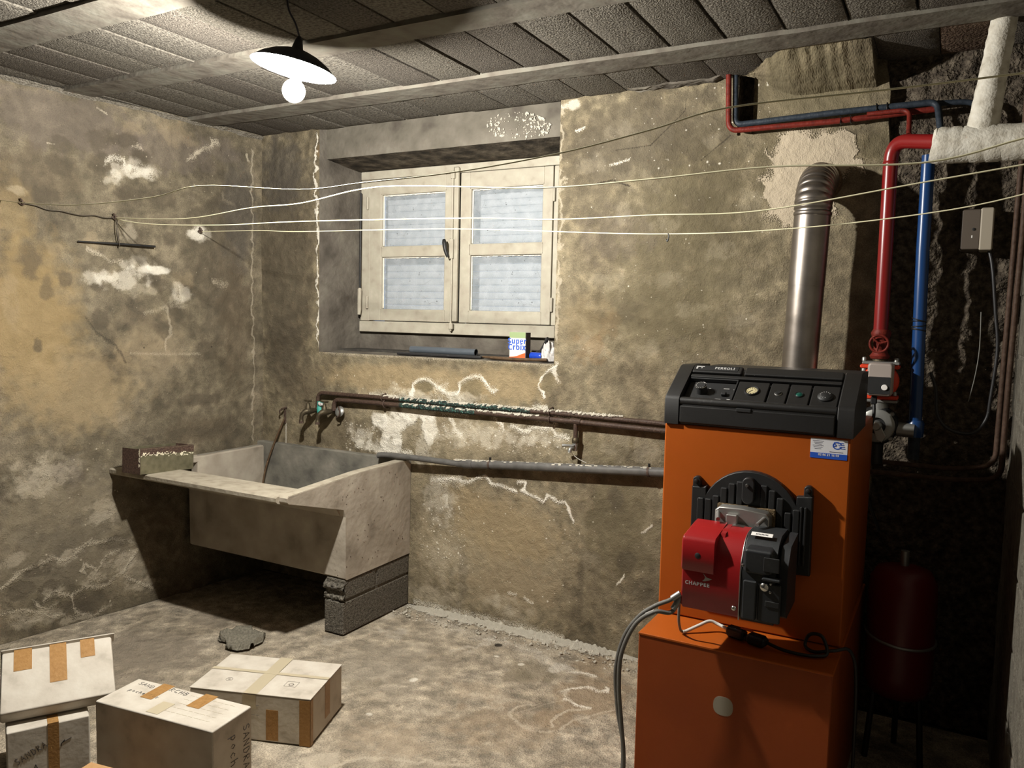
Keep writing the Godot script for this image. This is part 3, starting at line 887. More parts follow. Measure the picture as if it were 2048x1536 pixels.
const FLOOR_MARKS := [
	["b",-3.013,1.072,0.31,0.206,0,"smooth",0.8,0.4,0.3,0],
	["b",-2.84,1.36,0.198,0.136,0,"smooth",0.7,0.5,0.3,0],
	["b",-3.074,0.697,0.12,0.087,0,"smooth",0.6,0.5,0.4,0],
	["b",-2.066,0.662,0.27,0.275,0,"fgrey",0.55,0.6,0.4,0],
	["b",-1.498,0.366,0.127,0.129,0,"folive",0.65,0.6,0.35,0],
	["b",-1.529,0.441,0.071,0.074,0,"folive",0.5,0.6,0.4,0],
	["b",-2.018,0.852,0.102,0.075,0,"folive",0.4,0.8,0.4,0],
	["b",-1.188,0.441,0.154,0.237,0,"fbrown",0.7,0.5,0.35,0],
	["b",-1.281,0.173,0.111,0.121,0,"fbrown",0.6,0.6,0.4,0],
	["b",-1.377,0.833,0.235,0.189,0,"fbrown",0.45,0.8,0.4,0],
	["b",-1.656,1.125,0.179,0.134,0,"ftan",0.5,0.8,0.4,0],
	["b",-1.777,1.348,0.057,0.06,0,"fpale",0.85,0.6,0.3,0],
	["b",-1.601,0.645,0.119,0.096,0,"ftan",0.4,0.8,0.4,0],
	["b",-1.22,0.693,0.096,0.088,0,"fbrown",0.6,0.5,0.3,0],
	["s",[-2.362,0.004,-2.254,0.006,-2.142,-0.01,-1.974,0.004,-1.843,-0.002,-1.707,0.011,-1.509,0.016],0.035,"salt",0.9,0.7,0.012],
	["s",[-2.21,0.101,-2.051,0.129,-1.9,0.157,-1.829,0.182,-1.717,0.158,-1.615,0.183,-1.53,0.215,-1.449,0.246,-1.397,0.254],0.031,"fwhite",0.75,0.9,0.003],
	["b",-1.408,0.28,0.04,0.054,0,"fwhite",0.85,0.6,0.3,0.002],
	["s",[-1.863,0.36,-1.825,0.248,-1.826,0.157],0.027,"fwhite",0.6,0.9,0.002],
	["s",[-1.351,0.284,-1.283,0.261,-1.243,0.273],0.009,"salt",0.8,0.7,0.002],
	["s",[-1.29,0.446,-1.232,0.376,-1.174,0.392,-1.15,0.377,-1.159,0.339],0.01,"salt",0.8,0.8,0.002],
	["s",[-1.271,0.519,-1.239,0.524,-1.202,0.542,-1.155,0.536],0.008,"salt",0.85,0.7,0.002],
	["s",[-1.29,0.446,-1.254,0.492],0.017,"salt",0.6,1,0.002],
	["s",[-1.158,0.546,-1.208,0.592,-1.235,0.655,-1.229,0.71,-1.207,0.74],0.007,"fpale",0.8,0.5,0.001],
	["s",[-1.345,0.621,-1.391,0.674,-1.397,0.724,-1.364,0.764,-1.313,0.791,-1.244,0.805,-1.196,0.762],0.008,"fpale",0.7,0.6,0.001],
	["s",[-1.064,0.503,-1.115,0.581,-1.164,0.656,-1.181,0.738],0.007,"fpale",0.7,0.5,0.001],
	["s",[-1.367,0.705,-1.298,0.584,-1.242,0.518],0.006,"fpale",0.5,0.7,0.001],
	["s",[-1.714,1.369,-1.709,1.307,-1.665,1.256,-1.594,1.219,-1.526,1.196,-1.485,1.196,-1.471,1.157,-1.423,1.158,-1.336,1.117],0.009,"fpale",0.75,0.6,0.001],
	["b",-1.865,0.696,0.017,0.026,0,"salt",0.9,0.6,0.3,0.002],
	["b",-1.559,0.335,0.017,0.018,0,"salt",0.8,0.6,0.3,0.002],
	["b",-1.69,0.319,0.017,0.014,0,"salt",0.8,0.6,0.3,0.002],
	["b",-1.398,1.109,0.014,0.013,0,"fpale",0.8,0.4,0.3,0],
	["b",-1.838,1.017,0.016,0.012,0,"salt",0.7,0.6,0.4,0],
	["b",-1.786,0.909,0.01,0.013,0,"fdark",0.6,0.3,0.3,0],
	["b",-1.742,0.207,0.019,0.019,0,"crack",0.9,0.3,0.3,-0.01],
	["b",-2.233,0.343,0.099,0.067,0,"fwhite",0.5,1,0.4,0.001],
	["b",-2.42,0.577,0.058,0.052,0,"fwhite",0.5,1,0.4,0],
	["b",-2.406,0.172,0.063,0.086,0,"fwhite",0.6,1,0.4,0.003],
	["b",-2.463,0.597,0.084,0.06,0,"fpale",0.35,1,0.45,0],
	["b",-2.275,0.61,0.082,0.058,0,"fpale",0.35,1,0.45,0],
	["b",-2.063,0.413,0.084,0.063,0,"fpale",0.35,1,0.45,0],
	["b",-1.896,0.877,0.073,0.046,0,"fpale",0.35,1,0.45,0],
	["b",-1.883,1.099,0.069,0.04,0,"fpale",0.35,1,0.45,0],
	["b",-1.849,0.527,0.08,0.058,0,"fpale",0.35,1,0.45,0],
	["b",-1.823,0.327,0.084,0.064,0,"fpale",0.35,1,0.45,0],
	["b",-1.456,0.655,0.073,0.05,0,"fpale",0.35,1,0.45,0],
	["b",-1.66,0.874,0.071,0.045,0,"fpale",0.35,1,0.45,0],
	["b",-1.478,0.111,0.085,0.069,0,"fpale",0.35,1,0.45,0],
	["b",-1.936,1.372,0.064,0.032,0,"fpale",0.35,1,0.45,0],
	["b",-1.663,1.279,0.063,0.033,0,"fpale",0.35,1,0.45,0],
	["b",-2.228,0.763,0.079,0.045,0,"fdark",0.3,1,0.45,0],
	["b",-1.908,0.731,0.076,0.044,0,"fdark",0.3,1,0.45,0],
	["b",-1.662,0.733,0.074,0.042,0,"fdark",0.3,1,0.45,0],
	["b",-1.667,0.413,0.08,0.051,0,"fdark",0.3,1,0.45,0],
	["b",-1.782,1.08,0.068,0.034,0,"fdark",0.3,1,0.45,0],
	["b",-1.321,0.619,0.073,0.043,0,"fdark",0.3,1,0.45,0],
	["b",-2.067,1.031,0.072,0.037,0,"fdark",0.3,1,0.45,0],
	["b",-1.376,0.172,0.082,0.057,0,"fdark",0.3,1,0.45,0],
	["s",[-2.608,1.144,-2.586,1.085,-2.527,1.076],0.007,"fpale",0.4,1,0.001],
	["s",[-2.863,0.856,-2.877,0.795,-2.84,0.748],0.009,"fpale",0.4,1,0.001],
	["s",[-3.15,0.692,-3.091,0.681],0.01,"fpale",0.4,1,0.001],
	["s",[-3.544,1.238,-3.582,1.144,-3.504,1.119],0.008,"fpale",0.4,1,0.001],
	["s",[-2.79,0.692,-2.725,0.627],0.009,"fpale",0.4,1,0.001],
	["s",[-2.335,0.762,-2.265,0.677],0.009,"fpale",0.4,1,0.001],
	["k",-2.641,0.115,-1.188,0.18,220,0.002,0.007,"salt",0.003],
	["k",-2.623,0.559,-0.901,0.852,150,0.002,0.005,"fpale",0.002],
	["k",-2.623,0.559,-0.995,0.799,50,0.002,0.005,"fdark",0]]
var rng := RandomNumberGenerator.new()

func _ready() -> void:
	rng.seed = 4
	# ---- camera
	var cam := Camera3D.new()
	cam.name = "camera"
	cam.position = Vector3(0, 1.4916, 3.3)
	cam.rotation_degrees = Vector3(-4.73, 28.86, 1.32)
	cam.fov = rad_to_deg(2.0 * atan(768.0 / 1600.0))
	cam.near = 0.02
	add_child(cam)
	cam.current = true
	# ---- daylight outside the shuttered window, exposure
	var env := Environment.new()
	env.background_mode = Environment.BG_COLOR
	env.background_color = Color(0.72, 0.83, 1.0)
	env.background_energy_multiplier = .45
	env.ambient_light_source = Environment.AMBIENT_SOURCE_DISABLED
	env.tonemap_mode = Environment.TONE_MAPPER_LINEAR
	env.tonemap_exposure = 1.0
	env.sdfgi_enabled = true
	env.ssao_enabled = true
	env.ssil_enabled = true
	var we := WorldEnvironment.new()
	we.name = "daylight"
	we.environment = env
	add_child(we)
	# ---- the one lamp of the cellar
	make_materials()
	pendant_lamp()
	# ---- room
	make_floor()
	make_back_wall()
	make_left_wall()
	make_right_wall()
	make_ceiling()
	make_window()
	# ---- things
	boiler()
	boiler_base()
	oil_burner()
	flue()
	heating_pipes()
	lagged_pipe()
	corner_things()
	sink()
	taps_and_pipes()
	sill_things()
	cartons()
	clotheslines()
	hoses_and_cables()
	small_things()

const BULB := Vector3(-1.862, 2.185, 1.384)

func pendant_lamp() -> void:
	var t := thing("pendant_lamp", "lit bare bulb under a shallow dark metal shade hanging on a cord", "lamp", Vector3(-1.891, CEIL, 1.386))
	var right := Vector3(0.8758, 0, -0.4827)
	var up := (Vector3.UP * cos(deg_to_rad(10.5)) + right * sin(deg_to_rad(10.5))).normalized()
	var x := (right - up * right.dot(up)).normalized()
	var fr := Transform3D(Basis(x, up, x.cross(up)), BULB + Vector3(0, .067, 0))      # centre of the shade's rim
	var o := -t.position
	var shade := MB.new()
	shade.lathe([Vector2(.02, .058), Vector2(.045, .053), Vector2(.074, .042), Vector2(.105, .024), Vector2(.130, .003), Vector2(.1325, 0)], 48, Transform3D(Basis(), o) * fr)
	part(t, "shade", shade, M.enamel_dark)
	var inner := MB.new()
	inner.lathe([Vector2(.1325, 0), Vector2(.129, .001), Vector2(.104, .0215), Vector2(.073, .0395), Vector2(.044, .0505), Vector2(.019, .0555)], 48, Transform3D(Basis(), o) * fr)
	part(t, "shade_lining", inner, M.enamel_white, "white enamel inside of the shade")
	part(t, "lamp_holder", lt([Vector2(0, .1), Vector2(.006, .1), Vector2(.011, .09), Vector2(.017, .066), Vector2(.021, .054), Vector2(.0, .054)], 20, Transform3D(Basis(), o) * fr), M.bakelite)
	part(t, "socket", lt([Vector2(0, .055), Vector2(.0165, .055), Vector2(.0165, .034), Vector2(.018, .033), Vector2(.018, .029), Vector2(.0155, .028), Vector2(.0155, .022), Vector2(0, .022)], 20, Transform3D(Basis(), o) * fr), M.socket_grey)
	var prof := []
	for k in 13:
		var a := PI * k / 12.0
		prof.append(Vector2(sin(a) * .036, -cos(a) * .036))
	prof.append(Vector2(.014, .05))
	var bulb := part(t, "bulb", lt(prof.slice(0, 11) + [Vector2(.016, .042), Vector2(.0135, .056)], 28, Transform3D(Basis(), o + BULB) * Transform3D(fr.basis, Vector3.ZERO)), M.bulb, "glowing round bulb")
	bulb.cast_shadow = GeometryInstance3D.SHADOW_CASTING_SETTING_ON
	var top := fr * Vector3(0, .098, 0)
	part(t, "cord", tb(curve([o + top, o + top.lerp(t.position, .35) + Vector3(.006, 0, .004), o + top.lerp(t.position, .75) + Vector3(-.004, 0, 0), Vector3.ZERO + Vector3(0, .03, 0)]), .0032, 8), M.cord_grey)
	var l := OmniLight3D.new()
	l.name = "bulb_light"
	l.position = o + BULB
	l.light_color = Color(1.0, 0.985, 0.955)
	l.light_energy = 6.0
	l.light_size = 0.028
	l.omni_range = 12.0
	l.omni_attenuation = 2.0
	l.shadow_enabled = true
	t.add_child(l)

func make_materials() -> void:
	M.enamel_dark = plain(c8(52, 54, 58), .4)
	M.enamel_white = plain(c8(236, 234, 228), .35)
	M.bakelite = plain(c8(38, 37, 38), .45)
	M.socket_grey = plain(c8(120, 120, 118), .5)
	M.cord_grey = plain(c8(60, 60, 64), .6)
	M.bulb = plain(c8(255, 250, 240), .3)
	M.bulb.emission_enabled = true
	M.bulb.emission = Color(1.0, .95, .86)
	M.bulb.emission_energy_multiplier = 6.0
	M.block = grainy([c8(48, 45, 41), c8(87, 82, 73), c8(99, 94, 85), c8(115, 108, 99)], 21, .42, .055, .95, .4, .1, true, [0.0, .4, .6, 1.0])
	M.block_b = grainy([c8(43, 40, 35), c8(79, 73, 66), c8(91, 85, 77), c8(105, 100, 91)], 22, .38, .06, .95, .45, .11, true, [0.0, .4, .6, 1.0])
	M.block_c = grainy([c8(55, 51, 46), c8(92, 87, 79), c8(104, 99, 90), c8(117, 112, 103)], 23, .45, .05, .95, .36, .09, true, [0.0, .4, .6, 1.0])
	M.block_brown = grainy([c8(70, 54, 43), c8(89, 72, 59), c8(105, 90, 75)], 24, .4, .012, .95, .8, .06)
	M.slab = grainy([c8(52, 49, 46), c8(71, 68, 62)], 25, .6, .01, .95, .3, .04)
	M.beam = grainy([c8(83, 77, 69), c8(101, 95, 86), c8(107, 103, 93), c8(115, 112, 103)], 26, .7, .008, .9, .25, .02)
	M.reveal = grainy([c8(70, 65, 58), c8(90, 84, 76), c8(102, 96, 87), c8(115, 110, 99)], 27, .8, .006, .92, .4, .03)
	M.lintel = grainy([c8(77, 71, 64), c8(96, 91, 81), c8(107, 101, 91), c8(119, 114, 103)], 28, .7, .006, .92, .35, .02)
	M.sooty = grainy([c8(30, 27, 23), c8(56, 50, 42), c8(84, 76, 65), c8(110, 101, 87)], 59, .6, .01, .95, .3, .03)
	M.rubble = grainy([c8(42, 37, 31), c8(70, 62, 53), c8(94, 85, 73), c8(118, 108, 94)], 29, .35, .02, .95, .9, .05)
	M.mortar = grainy([c8(97, 92, 82), c8(122, 116, 105), c8(140, 135, 125)], 30, .3, .02, .95, .6, .05)
	M.wall_block = grainy([c8(81, 76, 67), c8(99, 94, 84), c8(109, 104, 93), c8(119, 115, 105)], 31, .4, .012, .92, .4, .05)
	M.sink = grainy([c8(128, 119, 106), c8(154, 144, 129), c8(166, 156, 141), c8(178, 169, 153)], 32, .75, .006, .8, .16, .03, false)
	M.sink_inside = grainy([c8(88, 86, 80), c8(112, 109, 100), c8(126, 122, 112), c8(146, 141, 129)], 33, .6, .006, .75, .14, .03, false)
	M.sink_rim = grainy([c8(136, 127, 111), c8(160, 151, 134), c8(172, 163, 146)], 34, .5, .012, .7, .12, .05, false)
	M.white_paint = grainy([c8(154, 147, 130), c8(169, 161, 145), c8(174, 168, 151), c8(184, 177, 161)], 35, .5, .01, .45, .03, .05, false)
	M.putty = plain(c8(226, 220, 206), .7)
	M.black_iron = plain(c8(24, 23, 22), .5)
	M.old_iron = grainy([c8(52, 42, 36), c8(74, 60, 52), c8(96, 80, 70)], 36, .2, .02, .6, .1, .05, false)
	M.shutter = plain(c8(182, 186, 189), .5)
	M.glass = plain(Color(.86, .92, .96, .12), .04, 0.0, .5)
	M.glass.transparency = BaseMaterial3D.TRANSPARENCY_ALPHA
	M.dust = dust()
	M.orange = grainy([c8(156, 76, 22), c8(161, 79, 24), c8(167, 83, 26)], 37, 1.2, .006, .42, 0, .1, false)
	M.orange_base = grainy([c8(130, 60, 25), c8(136, 64, 26), c8(142, 67, 27)], 38, 1.2, .006, .5, 0, .1, false)
	M.black_plastic = plain(c8(28, 27, 26), .46)
	M.black_deep = plain(c8(22, 22, 22), .6)
	M.cast = plain(c8(23, 23, 23), .52)
	M.cast_worn = grainy([c8(58, 46, 34), c8(94, 78, 56), c8(118, 102, 78)], 39, .15, .03, .7, .1, .05, false)
	M.chrome = plain(c8(205, 203, 198), .22, 1.0)
	M.steel = plain(c8(170, 168, 164), .35, 1.0)
	M.aluminium = plain(c8(176, 175, 170), .45, .9)
	M.flue_steel = grainy([c8(128, 120, 112), c8(146, 138, 130), c8(158, 150, 141)], 40, .5, .008, .36, 0, .1, false)
	M.flue_steel.metallic = .92
	M.burner_red = plain(c8(140, 24, 26), .3)
	M.burner_black = plain(c8(31, 33, 35), .48)
	M.white_print = plain(c8(232, 228, 222), .5)
	M.silver_print = plain(c8(170, 168, 165), .4)
	M.blue_print = plain(c8(36, 84, 186), .45)
	M.dark_print = plain(c8(70, 70, 92), .6)
	M.sticker = plain(c8(226, 226, 230), .35)
	M.gauge_face = plain(c8(196, 184, 142), .5)
	M.green_lens = plain(c8(20, 72, 62), .2)
	M.red_pipe = plain(c8(120, 23, 23), .3)
	M.red_old = grainy([c8(78, 28, 22), c8(105, 35, 27), c8(112, 44, 34)], 41, .3, .02, .5, .06, .05, false)
	M.blue_pipe = plain(c8(21, 58, 107), .3)
	M.blue_dark = grainy([c8(32, 37, 44), c8(44, 51, 59), c8(56, 62, 71)], 42, .3, .02, .5, .06, .05, false)
	M.pump_orange = plain(c8(216, 62, 30), .45)
	M.pump_grey = plain(c8(168, 156, 148), .5)
	M.zinc = plain(c8(150, 150, 146), .45, .7)
	M.lagging = grainy([c8(163, 156, 141), c8(191, 185, 171), c8(204, 199, 186), c8(213, 209, 198)], 43, .3, .012, .9, .12, .05, false)
	M.cable_grey = plain(c8(120, 118, 112), .6)
	M.braid = grainy([c8(84, 82, 78), c8(112, 110, 105), c8(134, 131, 126)], 60, .03, .06, .5, .04, .1, false)
	M.braid.metallic = .4
	M.cable_black = plain(c8(20, 20, 21), .5)
	M.cable_white = plain(c8(206, 202, 192), .5)
	M.box_brown = plain(c8(88, 78, 68), .55)
	M.box_cream = plain(c8(161, 151, 134), .55)
	M.brown_pipe = grainy([c8(62, 46, 36), c8(78, 60, 49), c8(88, 72, 60)], 44, .3, .02, .6, .06, .05, false)
	M.tank_red = plain(c8(97, 16, 16), .4)
	M.copper_old = grainy([c8(40, 32, 28), c8(58, 45, 38), c8(72, 57, 48), c8(90, 74, 62)], 45, .16, .03, .55, .1, .05, false)
	M.verdigris = grainy([c8(30, 28, 26), c8(44, 46, 42), c8(42, 88, 80), c8(150, 160, 146)], 46, .12, .02, .8, .2, .05, false, [0.0, .5, .72, .9])
	M.brass = grainy([c8(58, 52, 42), c8(80, 72, 57), c8(98, 89, 72)], 47, .1, .03, .5, .05, .05, false)
	M.brass.metallic = .6
	M.teal = plain(c8(52, 140, 128), .6)
	M.pvc = grainy([c8(76, 74, 71), c8(90, 88, 85), c8(100, 98, 94)], 48, .4, .01, .5, .02, .05, false)
	M.pvc_dark = plain(c8(74, 80, 86), .5)
	M.salt = grainy([c8(186, 178, 160), c8(212, 205, 188), c8(226, 220, 206)], 49, .1, .03, .95, .5, .05)
	M.card = grainy([c8(167, 158, 144), c8(187, 178, 164), c8(194, 186, 172), c8(200, 193, 180)], 50, .5, .01, .75, .05, .03, false)
	M.card_inside = grainy([c8(164, 126, 84), c8(182, 142, 98), c8(192, 153, 108)], 51, .4, .01, .8, .05, .03, false)
	M.tape = grainy([c8(140, 104, 60), c8(152, 114, 68), c8(162, 124, 78)], 52, .1, .01, .35, .04, .02, false)
	M.tape_pale = plain(c8(180, 168, 142), .4)
	M.ink = plain(c8(40, 38, 40), .7)
	M.ink_faint = plain(c8(128, 122, 112), .7)
	M.line = plain(c8(232, 226, 190), .5)
	M.line_dark = plain(c8(70, 62, 50), .7)
	M.rag = grainy([c8(88, 84, 74), c8(116, 111, 98), c8(134, 129, 116)], 53, .12, .02, .95, .15, .04, false)
	M.rag_pale = plain(c8(190, 186, 182), .9)
	M.wood = grainy([c8(62, 48, 34), c8(84, 66, 48), c8(98, 79, 60)], 54, .2, .01, .7, .05, .04, false)
	M.tin = grainy([c8(104, 100, 80), c8(126, 121, 98), c8(140, 135, 112)], 55, .25, .01, .34, .03, .04, false)
	M.tin.metallic = .55
	M.tin_rust = grainy([c8(48, 36, 30), c8(72, 56, 48), c8(104, 86, 76)], 56, .12, .02, .6, .1, .04, false)
	M.flake = plain(c8(224, 216, 190), .6)
	M.carton_white = plain(c8(212, 208, 201), .5)
	M.carton_orange = plain(c8(222, 92, 40), .5)
	M.carton_green = plain(c8(140, 158, 112), .55)
	M.bottle_blue = plain(c8(26, 62, 168), .35)

# film of dust, specks and cobweb threads on a pane
func dust() -> StandardMaterial3D:
	var im := Image.create_empty(512, 384, false, Image.FORMAT_RGBA8)
	var n := noise(57, .012, 4)
	var f := noise(58, .2, 2)
	for y in 384:
		for x in 512:
			im.set_pixel(x, y, Color8(196, 200, 204, int(clampf(70.0 + 60.0 * n.get_noise_2d(x, y) + 40.0 * f.get_noise_2d(x, y), 0.0, 255.0))))
	var r := RandomNumberGenerator.new()
	r.seed = 77
	for k in 70:
		var c := Vector2(r.randf() * 500.0, r.randf() * 372.0)
		var w := 1 + int(pow(r.randf(), 4.0) * 6.0)
		im.fill_rect(Rect2i(int(c.x), int(c.y), w, w + r.randi() % 3), Color8(58, 56, 52, 190))
	for k in 12:
		var p := Vector2(r.randf() * 512.0, r.randf() * 384.0)
		var a := r.randf() * TAU
		for i in 60 + r.randi() % 60:
			a += r.randf_range(-.12, .12)
			p += Vector2(cos(a), sin(a))
			if p.x > 0 and p.y > 0 and p.x < 511 and p.y < 383:
				im.set_pixel(int(p.x), int(p.y), Color8(96, 94, 90, 170))
	var m := StandardMaterial3D.new()
	m.albedo_texture = ImageTexture.create_from_image(im)
	m.transparency = BaseMaterial3D.TRANSPARENCY_ALPHA
	m.roughness = .9
	return m

# ------------------------------------------------------------------ room shell
func coat_noise() -> Array:
	var a := noise(11, .02, 5)
	var b := noise(12, .3, 3)
	return [a.get_seamless_image(1024, 1024).get_data(), b.get_seamless_image(1024, 1024).get_data()]

var coat_n := []

const TONES := {
	"base": [124, 113, 91], "damp": [72, 65, 54], "dampblue": [70, 66, 62], "brown": [82, 72, 58], "ochre": [154, 135, 102], "ochreY": [140, 119, 82], "tan": [146, 130, 104],
	"olive": [99, 91, 70], "oliveD": [88, 80, 60], "grey": [120, 112, 97], "greyB": [124, 115, 98], "greyD": [74, 67, 56], "pale": [184, 174, 154], "rust": [125, 100, 71], "mauve": [98, 89, 82],
	"light": [152, 139, 114], "salt": [230, 224, 210], "crack": [35, 31, 26], "plaster": [186, 172, 150],
	"smooth": [122, 112, 98], "fgrey": [146, 137, 122], "folive": [118, 108, 89], "fbrown": [138, 119, 95], "ftan": [164, 146, 122], "fpale": [186, 174, 154], "fwhite": [190, 182, 168], "fdark": [98, 89, 75]}

func tones() -> Dictionary:
	var d := {}
	for k in TONES:
		d[k] = c8(TONES[k][0], TONES[k][1], TONES[k][2])
	return d

func make_floor() -> void:
	coat_n = coat_noise()
	var t := structure("floor", "bare stained concrete floor with white salt crusts and damp rings", "floor")
	var c := Coat.new()
	c.setup(-3.85, .25, 0.0, 2.3, 470.0, false, coat_n[0], coat_n[1])
	c.ground(ramp([c8(130, 119, 102), c8(149, 138, 120), c8(157, 146, 128), c8(172, 161, 143)]), 5, 2.6, .28, .014)
	c.marks(FLOOR_MARKS, tones(), 9)
	var n := noise(61, 1.1, 3)
	var b := MB.new()
	b.sheet(82, 46, func(s, u): return Vector3(lerpf(-3.85, .25, s), 0.0, lerpf(0.0, 2.3, u)) + Vector3(0, minf(0.0, -.002 + .004 * n.get_noise_2d(s * 4.1, u * 2.3)), 0), Vector3.UP, func(p): return c.uv(p.x, p.z))
	part(t, "concrete", b, c.material(.85))
	part(t, "slab", mm(-5.0, .6, -.2, -.012, -.6, 7.9), M.slab)
	var far := MB.new()
	far.quad(Vector3(-5.0, -.002, 2.3), Vector3(.6, -.002, 2.3), Vector3(.6, -.002, 7.9), Vector3(-5.0, -.002, 7.9), Vector3.UP)
	part(t, "concrete", far, M.slab)  # unseen floor, made darker to cut bounced light
	# crumbled mortar along the foot of the back wall
	var r := MB.new()
	var m := noise(62, 4.0, 4)
	r.sheet(240, 8, func(s, u):
		var x := lerpf(-2.36, -1.15, s)
		var e := .014 + .010 * m.get_noise_1d(s * 3.0) + .008 * m.get_noise_1d(s * 9.0)
		e *= minf(1.0, minf(s * 14.0, (1.0 - s) * 6.0))
		return Vector3(x, e * pow(1.0 - u, .7) * (.8 + .6 * m.get_noise_2d(s * 14.0, u * 1.6)) - .002, u * (.035 + e * 2.2)), Vector3(0, 1, .6))
	part(t, "mortar_fillet", r, M.salt, "crumbling white fillet along the foot of the wall")

	var crumbs := MB.new()
	for k in 420:
		var x := rng.randf_range(-2.4, -.95)
		var sz := .003 + .010 * pow(rng.randf(), 3.0)
		var at := Vector3(x, sz * .25, .03 + .12 * pow(rng.randf(), 1.6) + .05 * rng.randf() * absf(x + 1.6))
		crumbs.box(at, Vector3(sz * 1.4, sz * .7, sz), sz * .2, Basis.from_euler(Vector3(rng.randf(), rng.randf() * 6.0, rng.randf())))
	part(t, "mortar_crumbs", crumbs, M.salt, "crumbs of white mortar fallen along the wall").set_meta("kind", "stuff")

func make_back_wall() -> void:
	var t := structure("wall_back", "stained cement plaster wall with white salt lines and window recess", "wall")
	var c := Coat.new()
	c.setup(-3.7, -.1, 0.0, 2.5, 560.0, true, coat_n[0], coat_n[1])
	c.ground(ramp([c8(86, 78, 63), c8(110, 100, 81), c8(122, 112, 91), c8(138, 127, 105)]), 6, 2.4, .2, .008)
	c.marks(BACK_MARKS, tones(), 10)
	var cm := c.material(.88)
	var n := noise(63, .9, 4)
	var uvf := func(p): return c.uv(p.x, p.y)
	var edge := noise(64, 2.6, 4)
	var b := MB.new()
	var bulge := func(x: float, y: float) -> float: return .012 * n.get_noise_2d(x, y)
	var right := func(y: float) -> float: return -.262 + .035 * edge.get_noise_1d(y) + (.02 if y > 2.2 else 0.0) * 0.0
	b.sheet(22, 84, func(s, u):
		var x := lerpf(-3.7, -3.022, s)
		var y := lerpf(0.0, 2.5, u)
		return Vector3(x, y, bulge.call(x, y) * smoothstep(0.0, .2, 1.0 - s)), Vector3.BACK, uvf)
	b.sheet(48, 43, func(s, u):
		var x := lerpf(-3.022, -1.602, s)
		var y := lerpf(0.0, 1.284, u)
		return Vector3(x, y, bulge.call(x, y) * minf(1.0, minf(minf(s, 1.0 - s) * 6.0, (1.0 - u) * 6.0))), Vector3.BACK, uvf)
	b.sheet(28, 84, func(s, u):
		var y := lerpf(0.0, 2.5, u)
		var x := lerpf(-1.602, -.812, s)
		return Vector3(x, y, bulge.call(x, y) * minf(1.0, s * 6.0)), Vector3.BACK, uvf)
	b.sheet(2, 76, func(s, u):      # under the chase cut for the thin pipes
		var y := lerpf(0.0, 2.262, u)
		var x := lerpf(-.812, -.752, s)
		return Vector3(x, y, bulge.call(x, y)), Vector3.BACK, uvf)
	b.sheet(20, 84, func(s, u):
		var y := lerpf(0.0, 2.5, u)
		var rx: float = right.call(y)
		var x := lerpf(-.752, rx, s)
		return Vector3(x, y, bulge.call(x, y)), Vector3.BACK, uvf)
	var chase := MB.new()
	chase.quad(Vector3(-.82, 2.24, -.07), Vector3(-.74, 2.24, -.07), Vector3(-.74, 2.5, -.07), Vector3(-.82, 2.5, -.07), Vector3.BACK)
	chase.quad(Vector3(-.812, 2.24, -.07), Vector3(-.812, 2.24, .01), Vector3(-.812, 2.5, .01), Vector3(-.812, 2.5, -.07), Vector3.RIGHT)
	chase.quad(Vector3(-.752, 2.24, -.07), Vector3(-.752, 2.24, .01), Vector3(-.752, 2.5, .01), Vector3(-.752, 2.5, -.07), Vector3.LEFT)
	chase.quad(Vector3(-.82, 2.262, -.07), Vector3(-.74, 2.262, -.07), Vector3(-.74, 2.262, .01), Vector3(-.82, 2.262, .01), Vector3.UP)
	part(t, "pipe_chase", chase, M.rubble)
	b.sheet(1, 84, func(s, u):      # broken edge of the plaster
		var y := lerpf(0.0, 2.5, u)
		var rx: float = right.call(y)
		return Vector3(rx + s * .006 + .006 * s * edge.get_noise_1d(y * 7.0), y, bulge.call(rx, y) - s * .09), Vector3.RIGHT, uvf)
	# plaster running up to the second beam
	var wn := noise(69, 6.0, 4)
	var wedge := func(s: float, u: float) -> Vector3:
		var x := lerpf(-.80, -.31, s)
		var out := smoothstep(0.0, .45, s)
		var y0 := lerpf(CEIL + .004, 2.372, out)
		return Vector3(x, lerpf(y0, CEIL + .004, u) + .004 * wn.get_noise_2d(x * 1.5, u * .6) - .012 * out * sin(u * PI), lerpf(.0, .03 + .245 * out + .02 * wn.get_noise_1d(x * 5.0), u))
	b.sheet(60, 24, func(s, u): return wedge.call(s, u), Vector3(0, -1, .8), uvf)
	b.sheet(6, 24, func(s, u): return wedge.call(1.0, u) + Vector3(0, s * .1 * (1.0 - u), -s * .02), Vector3.RIGHT, uvf)
	part(t, "plaster", b, cm)
	# bare rubble masonry beside the boiler
	var rb := MB.new()
	var cell := noise(65, 6.0, 3)
	var ro := noise(66, 12.0, 4)
	rb.sheet(60, 230, func(s, u):
		var x := lerpf(-.34, .2, s)
		var y := lerpf(0.0, 2.5, u)
		var d := clampf(.5 + .9 * cell.get_noise_2d(x, y), 0.0, 1.0)
		return Vector3(x, y, -.04 + .018 * d + .012 * ro.get_noise_2d(x, y)), Vector3.BACK)
	part(t, "rubble", rb, M.rubble, "bare rough rubble masonry behind the pipes")
	# recess of the window: reveals, sill, apron, lintel
	var rv := MB.new()
	var rn := noise(67, 3.0, 3)
	rv.sheet(12, 36, func(s, u):
		return Vector3(lerpf(-3.022, -2.985, s) + .006 * rn.get_noise_2d(s * .3, u * 1.1) * sin(s * PI), lerpf(1.284, 2.5, u), -s * .3), Vector3.RIGHT)
	rv.sheet(12, 36, func(s, u):
		return Vector3(lerpf(-1.602, -1.72, s) + .004 * rn.get_noise_2d(s * .3, u * 1.1), lerpf(1.284, 2.5, u), -s * .3), Vector3.LEFT)
	part(t, "reveal", rv, M.reveal)
	var sl := MB.new()
